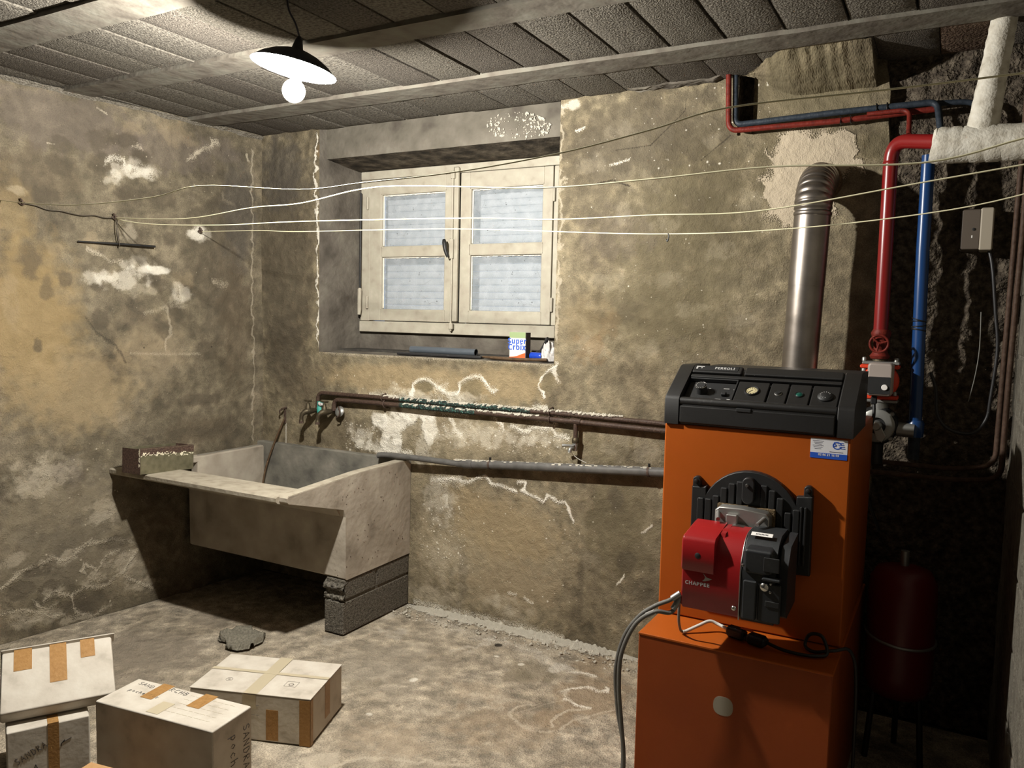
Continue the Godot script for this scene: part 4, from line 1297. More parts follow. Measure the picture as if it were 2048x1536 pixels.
	sl.sheet(60, 12, func(s, u):
		return Vector3(lerpf(-3.03, -1.6, s), lerpf(1.284, 1.294, u) + .003 * rn.get_noise_2d(s * 3.0, u) * (1.0 if u > .01 else 0.0), -u * .31), Vector3.UP)
	sl.sheet(30, 4, func(s, u):
		return Vector3(lerpf(-3.0, -1.7, s), lerpf(1.29, 1.40, u), -.3 + .004 * rn.get_noise_2d(s * 3.0, u)), Vector3.BACK)
	part(t, "window_sill", sl, M.reveal)
	var li := MB.new()
	li.sheet(50, 8, func(s, u):
		var x := lerpf(-3.05, -1.6, s)
		return Vector3(x, lerpf(2.318, 2.5, u), -.05 + .006 * rn.get_noise_2d(x * 2.0, u)), Vector3.BACK)
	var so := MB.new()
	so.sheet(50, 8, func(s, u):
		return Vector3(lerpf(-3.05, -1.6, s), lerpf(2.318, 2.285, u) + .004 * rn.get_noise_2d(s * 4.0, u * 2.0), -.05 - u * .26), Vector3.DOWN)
	part(t, "lintel", li, M.lintel)
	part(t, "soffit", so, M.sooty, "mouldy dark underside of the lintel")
	# flaking lime on the lintel
	var fl := MB.new()
	for k in 620:
		var q := Vector2(rng.randf_range(-1, 1), rng.randf_range(-1, 1))
		if q.length() > 1.0 or (q - Vector2(-.25, .1)).length() < .3 or rng.randf() > .35 + .65 * absf(q.x + .2):
			continue
		var sz := .003 + .010 * pow(rng.randf(), 2.5)
		fl.box(Vector3(-1.845 + q.x * .17 - q.y * .05, 2.385 + q.y * .065, -.0465), Vector3(sz, sz * rng.randf_range(.5, 1.0), .003), .001, Basis(Vector3.BACK, rng.randf() * PI) * Basis(Vector3.RIGHT, rng.randf_range(-.3, .3)))
	part(t, "lime_flakes", fl, M.salt, "flaking white lime on the lintel").set_meta("kind", "stuff")
	# masonry behind the plaster, with the window opening
	var ms := MB.new()
	ms.box(Vector3(-4.03, 1.1, -.3), Vector3(1.94, 3.0, .42), .0)
	ms.box(Vector3(-.51, 1.1, -.36), Vector3(2.18, 3.0, .40), .0)
	ms.box(Vector3(-2.33, .5, -.33), Vector3(1.5, 1.6, .36), .0)
	ms.box(Vector3(-2.33, 2.56, -.3), Vector3(1.5, .44, .40), .0)
	part(t, "masonry", ms, M.slab)

func make_left_wall() -> void:
	var t := structure("wall_left", "ochre and grey cement wall with damp blotches and flaking foot", "wall")
	var c := Coat.new()
	c.setup(-.1, 1.95, 0.0, 2.5, 520.0, true, coat_n[1 - 1], coat_n[1])
	c.ground(ramp([c8(76, 69, 58), c8(98, 90, 74), c8(109, 100, 83), c8(124, 114, 96)]), 7, 2.2, .2, .008)
	c.marks(LEFT_MARKS, tones(), 11)
	var n := noise(68, .8, 4)
	var k := sqrt(1.0 + .113 * .113)
	var b := MB.new()
	b.sheet(66, 84, func(s, u):
		var z := lerpf(-.06, 1.95, s)
		var y := lerpf(0.0, 2.5, u)
		return Vector3(-3.448 - .113 * z + .016 * n.get_noise_2d(z, y), y, z), Vector3.RIGHT, func(p): return c.uv(p.z * k, p.y))
	part(t, "plaster", b, c.material(.88))
	var far := MB.new()
	far.quad(Vector3(-3.448 - .113 * 1.95, 0, 1.95), Vector3(-3.448 - .113 * 7.6, 0, 7.6), Vector3(-3.448 - .113 * 7.6, 2.6, 7.6), Vector3(-3.448 - .113 * 1.95, 2.6, 1.95), Vector3(1, 0, .11).normalized())
	part(t, "plaster", far, M.slab)
	part(t, "masonry", mm(-5.0, -4.6, -.3, 2.8, -.6, 7.9), M.slab)

func make_right_wall() -> void:
	var t := structure("wall_right", "grey concrete block wall with pale mortar joints beside the boiler", "wall")
	part(t, "mortar", mm(RIGHT_X + .004, RIGHT_X + .3, -.1, 2.6, -.6, 7.9), M.mortar)
	var bl := bx(Vector3.ZERO, Vector3(.05, .192, .488), .006).mesh()
	for row in 13:
		for col in 3:
			var z := col * .5 + (.25 if row % 2 else 0.0)
			if z - .244 > 1.3:
				continue
			var o := part(t, "block", bl, M.wall_block)
			o.position = Vector3(RIGHT_X + .025 + rng.randf_range(-.001, .0015), .1 + row * .2, z + .1)
	part(t, "block_courses", mm(RIGHT_X, RIGHT_X + .04, 0, 2.6, 1.62, 7.9), M.wall_block)
	var f := structure("wall_front", "plain grey block wall behind the viewer", "wall")
	part(f, "masonry", mm(-5.0, .6, -.1, 2.8, FRONT_Z, FRONT_Z + .3), M.wall_block)

func make_ceiling() -> void:
	var t := structure("ceiling", "ceiling of rough concrete blocks between smooth concrete beams", "ceiling")
	part(t, "slab", mm(-5.0, .6, CEIL + .09, CEIL + .4, -.6, 7.9), M.slab)
	for z in [[.31, .455], [.935, 1.07], [1.50, 1.66], [2.10, 2.25], [2.69, 2.84]]:
		var b := MB.new()
		var n := noise(70 + int(z[0] * 10), .7, 3)
		var f := func(x: float) -> float: return .006 * n.get_noise_1d(x * 2.0)
		b.sheet(120, 1, func(s, u):
			var x := lerpf(-4.2, .3, s)
			return Vector3(x, CEIL - .008 + .003 * n.get_noise_2d(x * 3.0, u), lerpf(z[0], z[1], u) + f.call(x)), Vector3.DOWN)
		for e in [0, 1]:
			b.sheet(120, 1, func(s, u):
				var x := lerpf(-4.2, .3, s)
				return Vector3(x, CEIL - .008 + .003 * n.get_noise_2d(x * 3.0, float(e)) + u * .11, z[e] + f.call(x)), Vector3(0, 0, -1.0 if e == 0 else 1.0))
		part(t, "beam", b, M.beam)
	var mats := [M.block, M.block_b, M.block_c]
	var bays := [[-.03, .31, .052], [.455, .935, 0.0], [1.07, 1.50, .03], [1.66, 2.10, -.02], [2.25, 2.69, .05]]
	var wide := {0: [4, 5, 6, 7], 1: [9, 10, 12, 13, 14, 15, 16, 17], 2: [8, 10, 11], 3: [9, 12], 4: []}
	for k in bays.size():
		var bay: Array = bays[k]
		for i in 22:
			var x0: float = -1.9345 + bay[2] + (i - 11) * .1975
			var gap := .002
			if wide[k].has(i - 1) or (k == 1 and i >= 12):
				gap = .007 + .006 * rng.randf()
			var rough := MB.new()
			var n := noise(100 + k * 30 + i, 9.0, 3)
			var w := .1975 - gap
			rough.sheet(6, 10, func(s, u):
				var e := minf(minf(s, 1.0 - s) * 14.0, minf(u, 1.0 - u) * 20.0)
				return Vector3(s * w, .006 * (1.0 - minf(1.0, e)) + .0014 * n.get_noise_2d(s * .2, u * .5), lerpf(bay[0], bay[1], u)), Vector3.DOWN)
			for e in [0.0, 1.0]:
				rough.quad(Vector3(e * w, .005, bay[0]), Vector3(e * w, .005, bay[1]), Vector3(e * w, .1, bay[1]), Vector3(e * w, .1, bay[0]), Vector3(-1.0 if e == 0.0 else 1.0, 0, 0))
			var m: Material = mats[rng.randi() % 3]
			if k == 0 and i == 20:
				m = M.block_brown
			var o := part(t, "block", rough, m)
			o.position = Vector3(x0, CEIL + rng.randf_range(-.002, .004), 0)
	# lumps of mortar left on the ceiling by the wall
	var lump := MB.new()
	var ln := noise(69, 6.0, 4)
	lump.sheet(24, 8, func(s, u):
		var x := lerpf(-1.30, -.86, s)
		var e := minf(1.0, minf(minf(s, 1.0 - s) * 8.0, (1.0 - u) * 4.0))
		return Vector3(x, CEIL + .012 - e * (.016 + .012 * ln.get_noise_2d(x * 2.0, u)), lerpf(.0, .05 + .02 * ln.get_noise_1d(x * 3.0), u)), Vector3.DOWN)
	part(t, "mortar_patch", lump, M.reveal, "ragged mortar smeared under the ceiling blocks")
	# mortar seam along the left wall
	var seam := MB.new()
	seam.sheet(80, 3, func(s, u):
		var z := lerpf(.0, 2.2, s)
		var e := .016 + .012 * ln.get_noise_1d(z * .8)
		return Vector3(-3.448 - .113 * z + u * e * 1.6, CEIL - .002 - (1.0 - u) * e, z), Vector3(1, -1, 0))
	part(t, "mortar_seam", seam, M.mortar)

# ------------------------------------------------------------------ window
func make_window() -> void:
	var t := structure("window_1", "cream painted two leaf window with four dusty panes before a closed roller shutter", "window")
	var z := -.28
	var fr := MB.new()
	fr.box(Vector3(-2.938, 1.848, z - .03), Vector3(.066, .782, .06), .004)
	fr.box(Vector3(-1.748, 1.848, z - .03), Vector3(.03, .782, .06), .004)
	fr.box(Vector3(-2.353, 2.263, z - .03), Vector3(1.236, .046, .06), .004)
	fr.box(Vector3(-2.353, 1.425, z - .025), Vector3(1.236, .062, .07), .005)
	part(t, "frame", fr, M.white_paint)
	var top := 2.238
	var bot := 1.459
	for leaf in [[-2.903, -2.318, -2.823, -2.395], [-2.302, -1.765, -2.243, -1.817]]:
		var b := MB.new()
		var x0: float = leaf[0]
		var x1: float = leaf[1]
		var g0: float = leaf[2]
		var g1: float = leaf[3]
		var zl := z + .006
		b.box(Vector3((x0 + g0) / 2, (top + bot) / 2, zl - .02), Vector3(g0 - x0, top - bot, .04), .004)
		b.box(Vector3((x1 + g1) / 2, (top + bot) / 2, zl - .02), Vector3(x1 - g1, top - bot, .04), .004)
		b.box(Vector3((g0 + g1) / 2, (top + 2.155) / 2, zl - .02), Vector3(g1 - g0 + .004, top - 2.155, .0392), .004)
		b.box(Vector3((g0 + g1) / 2, (1.865 + 1.815) / 2, zl - .02), Vector3(g1 - g0 + .004, .05, .036), .005)
		b.box(Vector3((g0 + g1) / 2, (bot + 1.52) / 2, zl - .02), Vector3(g1 - g0 + .004, 1.52 - bot, .0392), .004)
		# glazing bead
		for q in [[1.865, 2.155], [1.52, 1.815]]:
			for xx in [g0, g1]:
				b.box(Vector3(xx, (q[0] + q[1]) / 2, zl - .012), Vector3(.012, q[1] - q[0], .02), .004)
			b.box(Vector3((g0 + g1) / 2, q[0], zl - .012), Vector3(g1 - g0, .010, .02), .004)
			b.box(Vector3((g0 + g1) / 2, q[1], zl - .012), Vector3(g1 - g0, .010, .02), .004)
		var leafp := part(t, "casement", b, M.white_paint)
		for q in [[1.865, 2.155], [1.52, 1.815]]:
			part(leafp, "pane", mm(g0 - .004, g1 + .004, q[0] - .004, q[1] + .004, zl - .026, zl - .022, 0.0), M.glass, "dusty window pane")
			var grime := MB.new()
			grime.quad(Vector3(g0, q[0], zl - .021), Vector3(g1, q[0], zl - .021), Vector3(g1, q[1], zl - .021), Vector3(g0, q[1], zl - .021), Vector3.BACK, [Vector2(.0, .0), Vector2(1, .0), Vector2(1, 1), Vector2(0, 1)] if q[0] > 1.7 else [Vector2(1, .1), Vector2(.1, .1), Vector2(.1, 1), Vector2(1, 1)])
			part(leafp, "dust_film", grime, M.dust, "dust and cobwebs on the pane")
			# old putty, ragged along the glass
			var pu := MB.new()
			for k in 26:
				var f := k / 26.0
				pu.box(Vector3(lerpf(g0, g1, f + .02), q[1] - .006 - rng.randf() * .003, zl - .018), Vector3((g1 - g0) / 25.0, .006 + rng.randf() * .004, .006), .002)
				if k % 2:
					pu.box(Vector3(g0 + .008, lerpf(q[0], q[1], f + .03), zl - .018), Vector3(.006 + rng.randf() * .003, (q[1] - q[0]) / 12.0, .006), .002)
			part(leafp, "putty", pu, M.putty)
	# meeting moulding with the espagnolette
	part(t, "meeting_bar", mm(-2.345, -2.306, bot + .004, 2.268, z + .002, z + .022, .006), M.white_paint)
	part(t, "espagnolette_rod", tb([Vector3(-2.335, 1.415, z + .03), Vector3(-2.335, 2.262, z + .03)], .0055, 8), M.white_paint)
	var kp := MB.new()
	kp.box(Vector3(-2.338, 1.845, z + .03), Vector3(.026, .105, .014), .004)
	kp.box(Vector3(-2.335, 1.44, z + .028), Vector3(.026, .035, .02), .004)
	kp.box(Vector3(-2.335, 2.225, z + .028), Vector3(.026, .04, .02), .004)
	part(t, "lock_plate", kp, M.white_paint)
	part(t, "handle", tb(curve([Vector3(-2.372, 1.892, z + .05), Vector3(-2.364, 1.865, z + .055), Vector3(-2.356, 1.835, z + .058), Vector3(-2.345, 1.80, z + .052)]), [.008, .009, .010, .011, .012, .012, .012, .012, .012, .0115, .011, .011, .0105, .010, .010, .0095, .009, .008, .007], 10), M.black_iron, "black window handle")
	for h in [Vector2(-2.915, 2.11), Vector2(-2.915, 1.56), Vector2(-1.757, 2.10), Vector2(-1.757, 1.56)]:
		part(t, "hinge", tb([Vector3(h.x, h.y - .035, z + .008), Vector3(h.x, h.y - .033, z + .008), Vector3(h.x, h.y + .033, z + .008), Vector3(h.x, h.y + .035, z + .008)], [.004, .007, .007, .004], 8), M.white_paint)
	# shutter crank rod hanging beside the frame
	part(t, "crank_rod", tb([Vector3(-2.945, 2.165, z + .03), Vector3(-2.948, 1.64, z + .03)], .006, 8), M.black_iron)
	part(t, "crank_grip", tb([Vector3(-2.948, 1.64, z + .03), Vector3(-2.95, 1.632, z + .03), Vector3(-2.951, 1.52, z + .03), Vector3(-2.952, 1.49, z + .032)], [.006, .012, .012, .009], 10), M.white_paint)
	# roller shutter outside the glass
	var sh := Node3D.new()
	sh.name = "roller_shutter"
	t.add_child(sh, true)
	var prof := [Vector2(0, 0), Vector2(.004, .001), Vector2(.007, .008), Vector2(.008, .018), Vector2(.007, .029), Vector2(.003, .036), Vector2(-.006, .036), Vector2(-.006, 0)]
	for i in 25:
		var b := MB.new()
		b.prism(prof, 0.0, 1.135, Transform3D(Basis(Vector3(0, 0, 1), Vector3(0, 1, 0), Vector3(-1, 0, 0)), Vector3.ZERO), 0.0, true)
		var o := part(sh, "slat", b, M.shutter)
		o.position = Vector3(-1.755, 1.40 + i * .0375, -.41)
	part(t, "shutter_guide", mm(-1.80, -1.70, 1.3, 2.4, -.46, -.39, .003), M.shutter)

# ------------------------------------------------------------------ boiler
const BX0 := -.787
const BX1 := -.237
const BZ := .863
const BY0 := .558
const BY1 := 1.172

func boiler() -> void:
	var t := thing("boiler", "orange oil boiler with black sloping control panel standing on an orange base", "boiler")
	var zb := .20
	part(t, "casing", mm(BX0, BX1, BY0, BY1 + .002, zb, BZ, .006), M.orange)
	# control console: two end cheeks and the panel between them
	var prof := [Vector2(.52, 1.172), Vector2(.871, 1.172), Vector2(.871, 1.25), Vector2(.862, 1.262), Vector2(.72, 1.348), Vector2(.70, 1.352), Vector2(.52, 1.348)]
	var side := Transform3D(Basis(Vector3(0, 0, 1), Vector3(0, 1, 0), Vector3(-1, 0, 0)), Vector3.ZERO)
	for x in [[BX0 - .002, BX0 + .044], [BX1 - .044, BX1 + .002]]:
		var b := MB.new()
		b.prism(prof, -x[1], -x[0], side, .004, true)
		part(t, "end_cheek", b, M.black_plastic)
	# panel frame: u along x, w up the slope from the front edge
	var a := Vector3(0, 1.246, .862)
	var up := Vector3(0, .541, -.841).normalized()
	var nn := Vector3(0, .841, .541).normalized()
	var sl := Transform3D(Basis(Vector3.RIGHT, up, nn), a)
	var x0 := BX0 + .046
	var x1 := BX1 - .046
	var con := part(t, "control_panel", mm(x0, x1, 1.172, 1.245, .40, .866, .005), M.black_plastic)
	var core := pr([Vector2(.4, 1.24), Vector2(.855, 1.24), Vector2(.838, 1.247), Vector2(.70, 1.335), Vector2(.69, 1.342), Vector2(.4, 1.342)], -x1, -x0, side, .0, false)
	part(con, "panel_body", core, M.black_plastic)
	# sloping deck split into modules with grooves between them
	var deck := MB.new()
	for m in [[x0 + .002, -.588], [-.582, -.488], [-.483, -.430], [-.426, -.365], [-.361, x1 - .002]]:
		if m[0] < -.6:
			continue
		deck.box(sl * Vector3((m[0] + m[1]) / 2, .066, -.002), Vector3(m[1] - m[0], .098, .010), .003, sl.basis)
	part(con, "module_plates", deck, M.black_plastic)
	# the first module lies deeper
	var tray := MB.new()
	tray.box(sl * Vector3(-.662, .064, -.012), Vector3(.155, .1, .006), .002, sl.basis)
	tray.box(sl * Vector3(-.587, .064, -.004), Vector3(.004, .1, .014), .001, sl.basis)
	tray.box(sl * Vector3(-.662, .117, -.002), Vector3(.155, .006, .014), .002, sl.basis)
	part(con, "switch_tray", tray, M.black_deep)
	part(con, "front_roll", tb([sl * Vector3(x0, .004, -.004), sl * Vector3(x1, .004, -.004)], .013, 12), M.black_plastic)
	part(con, "top_bar", bx(sl * Vector3((x0 + x1) / 2, .128, .001), Vector3(x1 - x0, .016, .014), .004, sl.basis), M.black_plastic)
	part(con, "top_cover", bx(sl * Vector3((-.575 + x1) / 2, .162, .003), Vector3(x1 + .575, .040, .016), .005, sl.basis), M.black_plastic)
	var badge := part(con, "badge", bx(sl * Vector3((x0 - .582) / 2, .162, .003), Vector3(-.582 - x0, .040, .018), .005, sl.basis), M.black_plastic)
	part(con, "badge_plate", bx(sl * Vector3(-.662, .162, .0125), Vector3(.135, .022, .002), .001, sl.basis), M.black_deep)
	lettering(con, "FERROLI", .0115, sl * Transform3D(Basis(), Vector3(-.638, .162, .0138)), M.silver_print, 1.0)
	var logo := MB.new()
	for q in [[-.722, .167, .016, .005], [-.727, .160, .006, .012], [-.710, .167, .012, .004], [-.712, .161, .004, .006]]:
		logo.box(sl * Vector3(q[0], q[1], .0138), Vector3(q[2], q[3], .001), .0003, sl.basis)
	part(con, "logo", logo, M.silver_print)
	# knobs, gauge and lamps
	part(con, "knob", lt([Vector2(0, .026), Vector2(.014, .026), Vector2(.0165, .022), Vector2(.018, .0), Vector2(.0, .0)], 24, sl * Transform3D(Basis(Vector3.RIGHT, PI / 2), Vector3(-.69, .064, -.009))), M.black_deep)
	var kr := MB.new()
	for k in 11:
		var an := TAU * (k + 2.0) / 14.0
		kr.box(sl * Vector3(-.69 + cos(an) * .0145, .064 + sin(an) * .0145, .0175), Vector3(.0035, .0018, .0006), .0002, sl.basis * Basis(Vector3.BACK, an))
	part(con, "knob_scale", kr, M.silver_print)
	part(con, "knob_rim", lt([Vector2(.0165, .0255), Vector2(.0172, .0262), Vector2(.018, .0252)], 28, sl * Transform3D(Basis(Vector3.RIGHT, PI / 2), Vector3(-.69, .064, -.009))), M.chrome)
	part(con, "switch", bx(sl * Vector3(-.618, .052, -.004), Vector3(.016, .016, .012), .003, sl.basis), M.black_deep)
	var ms := MB.new()
	for q in [[-.617, .085, .018, .0035], [-.592, .083, .006, .003], [-.632, .030, .018, .003], [-.600, .030, .010, .008], [-.668, .082, .006, .004]]:
		ms.box(sl * Vector3(q[0], q[1], -.0085), Vector3(q[2], q[3], .0006), .0002, sl.basis)
	part(con, "switch_marks", ms, M.silver_print).set_meta("kind", "stuff")
	var tr := func(x: float, y: float) -> Transform3D: return sl * Transform3D(Basis(Vector3.RIGHT, PI / 2), Vector3(x, y, .003))
	part(con, "gauge_rim", lt([Vector2(.017, .001), Vector2(.0175, .004), Vector2(.021, .005), Vector2(.0225, .003), Vector2(.0225, 0)], 32, tr.call(-.535, .066)), M.black_deep)
	part(con, "gauge", lt([Vector2(0, .0022), Vector2(.0175, .0022)], 28, tr.call(-.535, .066)), M.gauge_face)
	var ga := MB.new()
	for k in 12:
		var an := TAU * k / 12.0
		ga.box(sl * Vector3(-.535 + cos(an) * .013, .066 + sin(an) * .013, .0056), Vector3(.005, .0012, .0005), .0001, sl.basis * Basis(Vector3.BACK, an))
	ga.box(sl * Vector3(-.538, .063, .0058), Vector3(.018, .0016, .0006), .0001, sl.basis * Basis(Vector3.BACK, .9))
	part(con, "gauge_hand", ga, M.ink)
	part(con, "button", lt([Vector2(0, .006), Vector2(.007, .006), Vector2(.009, .003), Vector2(.009, 0)], 20, tr.call(-.456, .062)), M.black_deep)
	part(con, "button_rim", lt([Vector2(.009, .001), Vector2(.0095, .0035), Vector2(.011, .001)], 20, tr.call(-.456, .062)), M.aluminium)
	part(con, "pilot_lens", lt([Vector2(0, .006), Vector2(.006, .0055), Vector2(.0105, .002), Vector2(.0105, 0)], 20, tr.call(-.395, .062)), M.green_lens)
	part(con, "pilot_rim", lt([Vector2(.0105, .001), Vector2(.0112, .0035), Vector2(.0125, .001)], 20, tr.call(-.395, .062)), M.cast)
	part(con, "thermostat_knob", lt([Vector2(0, .009), Vector2(.016, .009), Vector2(.019, .006), Vector2(.022, .004), Vector2(.022, 0)], 28, tr.call(-.322, .060)), M.black_deep)
	var ks := MB.new()
	for k in 10:
		var an := TAU * (k + 1.0) / 13.0
		ks.box(sl * Vector3(-.322 + cos(an) * .0135, .060 + sin(an) * .0135, .0123), Vector3(.0034, .0016, .0005), .0001, sl.basis * Basis(Vector3.BACK, an))
	part(con, "thermostat_scale", ks, M.silver_print)
	# lower flap with finger notch
	var flap := part(t, "console_flap", mm(x0 + .002, x1 - .002, 1.178, 1.232, .862, .874, .004), M.black_plastic)
	part(flap, "notch", mm(-.565, -.52, 1.225, 1.236, .866, .8765, .002), M.black_deep)
	# sticker of the heating firm
	var st := part(t, "sticker", mm(-.3485, -.2485, 1.108, 1.165, BZ, BZ + .0008, .0002), M.sticker, "white and blue service sticker")
	part(st, "sticker_band", mm(-.3485, -.2485, 1.108, 1.124, BZ + .0008, BZ + .0012, .0001), M.blue_print)
	lettering(st, "02 96 21 16 59", .0062, Transform3D(Basis(), Vector3(-.298, 1.119, BZ + .0014)), M.white_print, 1.0, .0003)
	var pt := MB.new()
	for k in 6:
		pt.box(Vector3(-.328, 1.158 - k * .0045, BZ + .001), Vector3(.030 - (k % 3) * .006, .0011, .0003), .0001)
	pt.box(Vector3(-.278, 1.129, BZ + .001), Vector3(.036, .0016, .0003), .0001)
	part(st, "small_print", pt, M.dark_print).set_meta("kind", "stuff")
	var em := MB.new()
	for k in 16:
		var an := TAU * (k + 1.5) / 18.0
		em.box(Vector3(-.276 + cos(an) * .011, 1.148 + sin(an) * .0095, BZ + .001), Vector3(.0046, .003, .0003), .0001, Basis(Vector3.BACK, an + PI / 2))
	for k in 4:
		em.box(Vector3(-.268 + k * .002, 1.156 - k * .0052, BZ + .0012), Vector3(.017 - k * .001, .0018, .0003), .0001)
	part(st, "emblem", em, M.blue_print)
	lettering(st, "S", .013, Transform3D(Basis(), Vector3(-.282, 1.1515, BZ + .0013)), M.blue_print, 1.0, .0003)
	# cast iron burner door
	var dz := BZ + .002
	var out := []
	out.append_array([Vector2(-.685, .66), Vector2(-.685, .986), Vector2(-.648, .988), Vector2(-.64, .992)])
	for k in 15:
		var an := PI * (.86 - .72 * k / 14.0)
		out.append(Vector2(-.508 + cos(an) * .146, .905 + sin(an) * .146))
	out.append_array([Vector2(-.376, .992), Vector2(-.331, .997), Vector2(-.329, .762), Vector2(-.40, .758), Vector2(-.42, .66)])
	var door := part(t, "burner_door", pr(out, dz, dz + .024, Transform3D(), .004), M.cast)
	for i in 13:
		var x := -.655 + i * .0235
		if absf(x + .508) < .022:
			continue
		var d := x + .508
		var top := .905 + sqrt(maxf(.0, .118 * .118 - d * d)) if absf(d) < .112 else .955
		part(door, "rib", mm(x - .0103, x + .0103, .69 if x < -.42 else .78, top, dz + .022, dz + .033, .004), M.cast)
	for x in [-.360, -.348]:
		part(door, "rib", mm(x - .004, x + .004, .79, .965, dz + .022, dz + .032, .003), M.cast)
	part(door, "boss", pr(roundrect(-.529, .955, -.492, 1.035, .017), dz + .02, dz + .045, Transform3D(), .004, true), M.cast)
	part(door, "bolt", lt([Vector2(0, .006), Vector2(.004, .006), Vector2(.0055, .003), Vector2(.0055, 0)], 12, Transform3D(Basis(Vector3.RIGHT, PI / 2), Vector3(-.513, 1.012, dz + .045))), M.steel)
	for q in [Vector2(-.672, .995), Vector2(-.345, 1.004)]:
		var lug := part(door, "hinge_lug", pr(roundrect(q.x - .012, q.y - .02, q.x + .012, q.y + .022, .011), dz, dz + .02, Transform3D(), .003, true), M.cast)
		part(lug, "bolt", lt([Vector2(0, .01), Vector2(.005, .009), Vector2(.007, .004), Vector2(.007, 0)], 12, Transform3D(Basis(Vector3.RIGHT, PI / 2), Vector3(q.x, q.y + .008, dz + .02))), M.black_iron)
	for q in [Vector2(-.607, .93), Vector2(-.42, .925)]:
		part(door, "screw", lt([Vector2(0, .008), Vector2(.005, .008), Vector2(.0075, .004), Vector2(.0075, 0)], 14, Transform3D(Basis(Vector3.RIGHT, PI / 2), Vector3(q.x, q.y, dz + .024))), M.zinc)
	settle(t, Vector3(-.512, BY0, .53))

func boiler_base() -> void:
	var t := thing("orange_cabinet", "orange sheet metal base cabinet with one grey bare patch under the boiler", "cabinet")
	part(t, "cabinet", mm(-.782, -.232, 0.0, .554, .18, 1.054, .004), M.orange_base)
	part(t, "top_sheet", mm(-.783, -.231, .548, .557, .18, 1.056, .003), M.orange)
	var pts := []
	for k in 22:
		var a := TAU * k / 22.0
		var c := cos(a)
		var s := sin(a)
		pts.append(Vector2(-.5205 + signf(c) * pow(absf(c), .75) * .0285, .392 + signf(s) * pow(absf(s), .8) * .028))
	part(t, "bare_patch", pr(pts, 1.054, 1.0548), plain(c8(146, 138, 122), .8), "rounded grey patch where a badge was torn off")
	settle(t, Vector3(-.507, 0, .6))

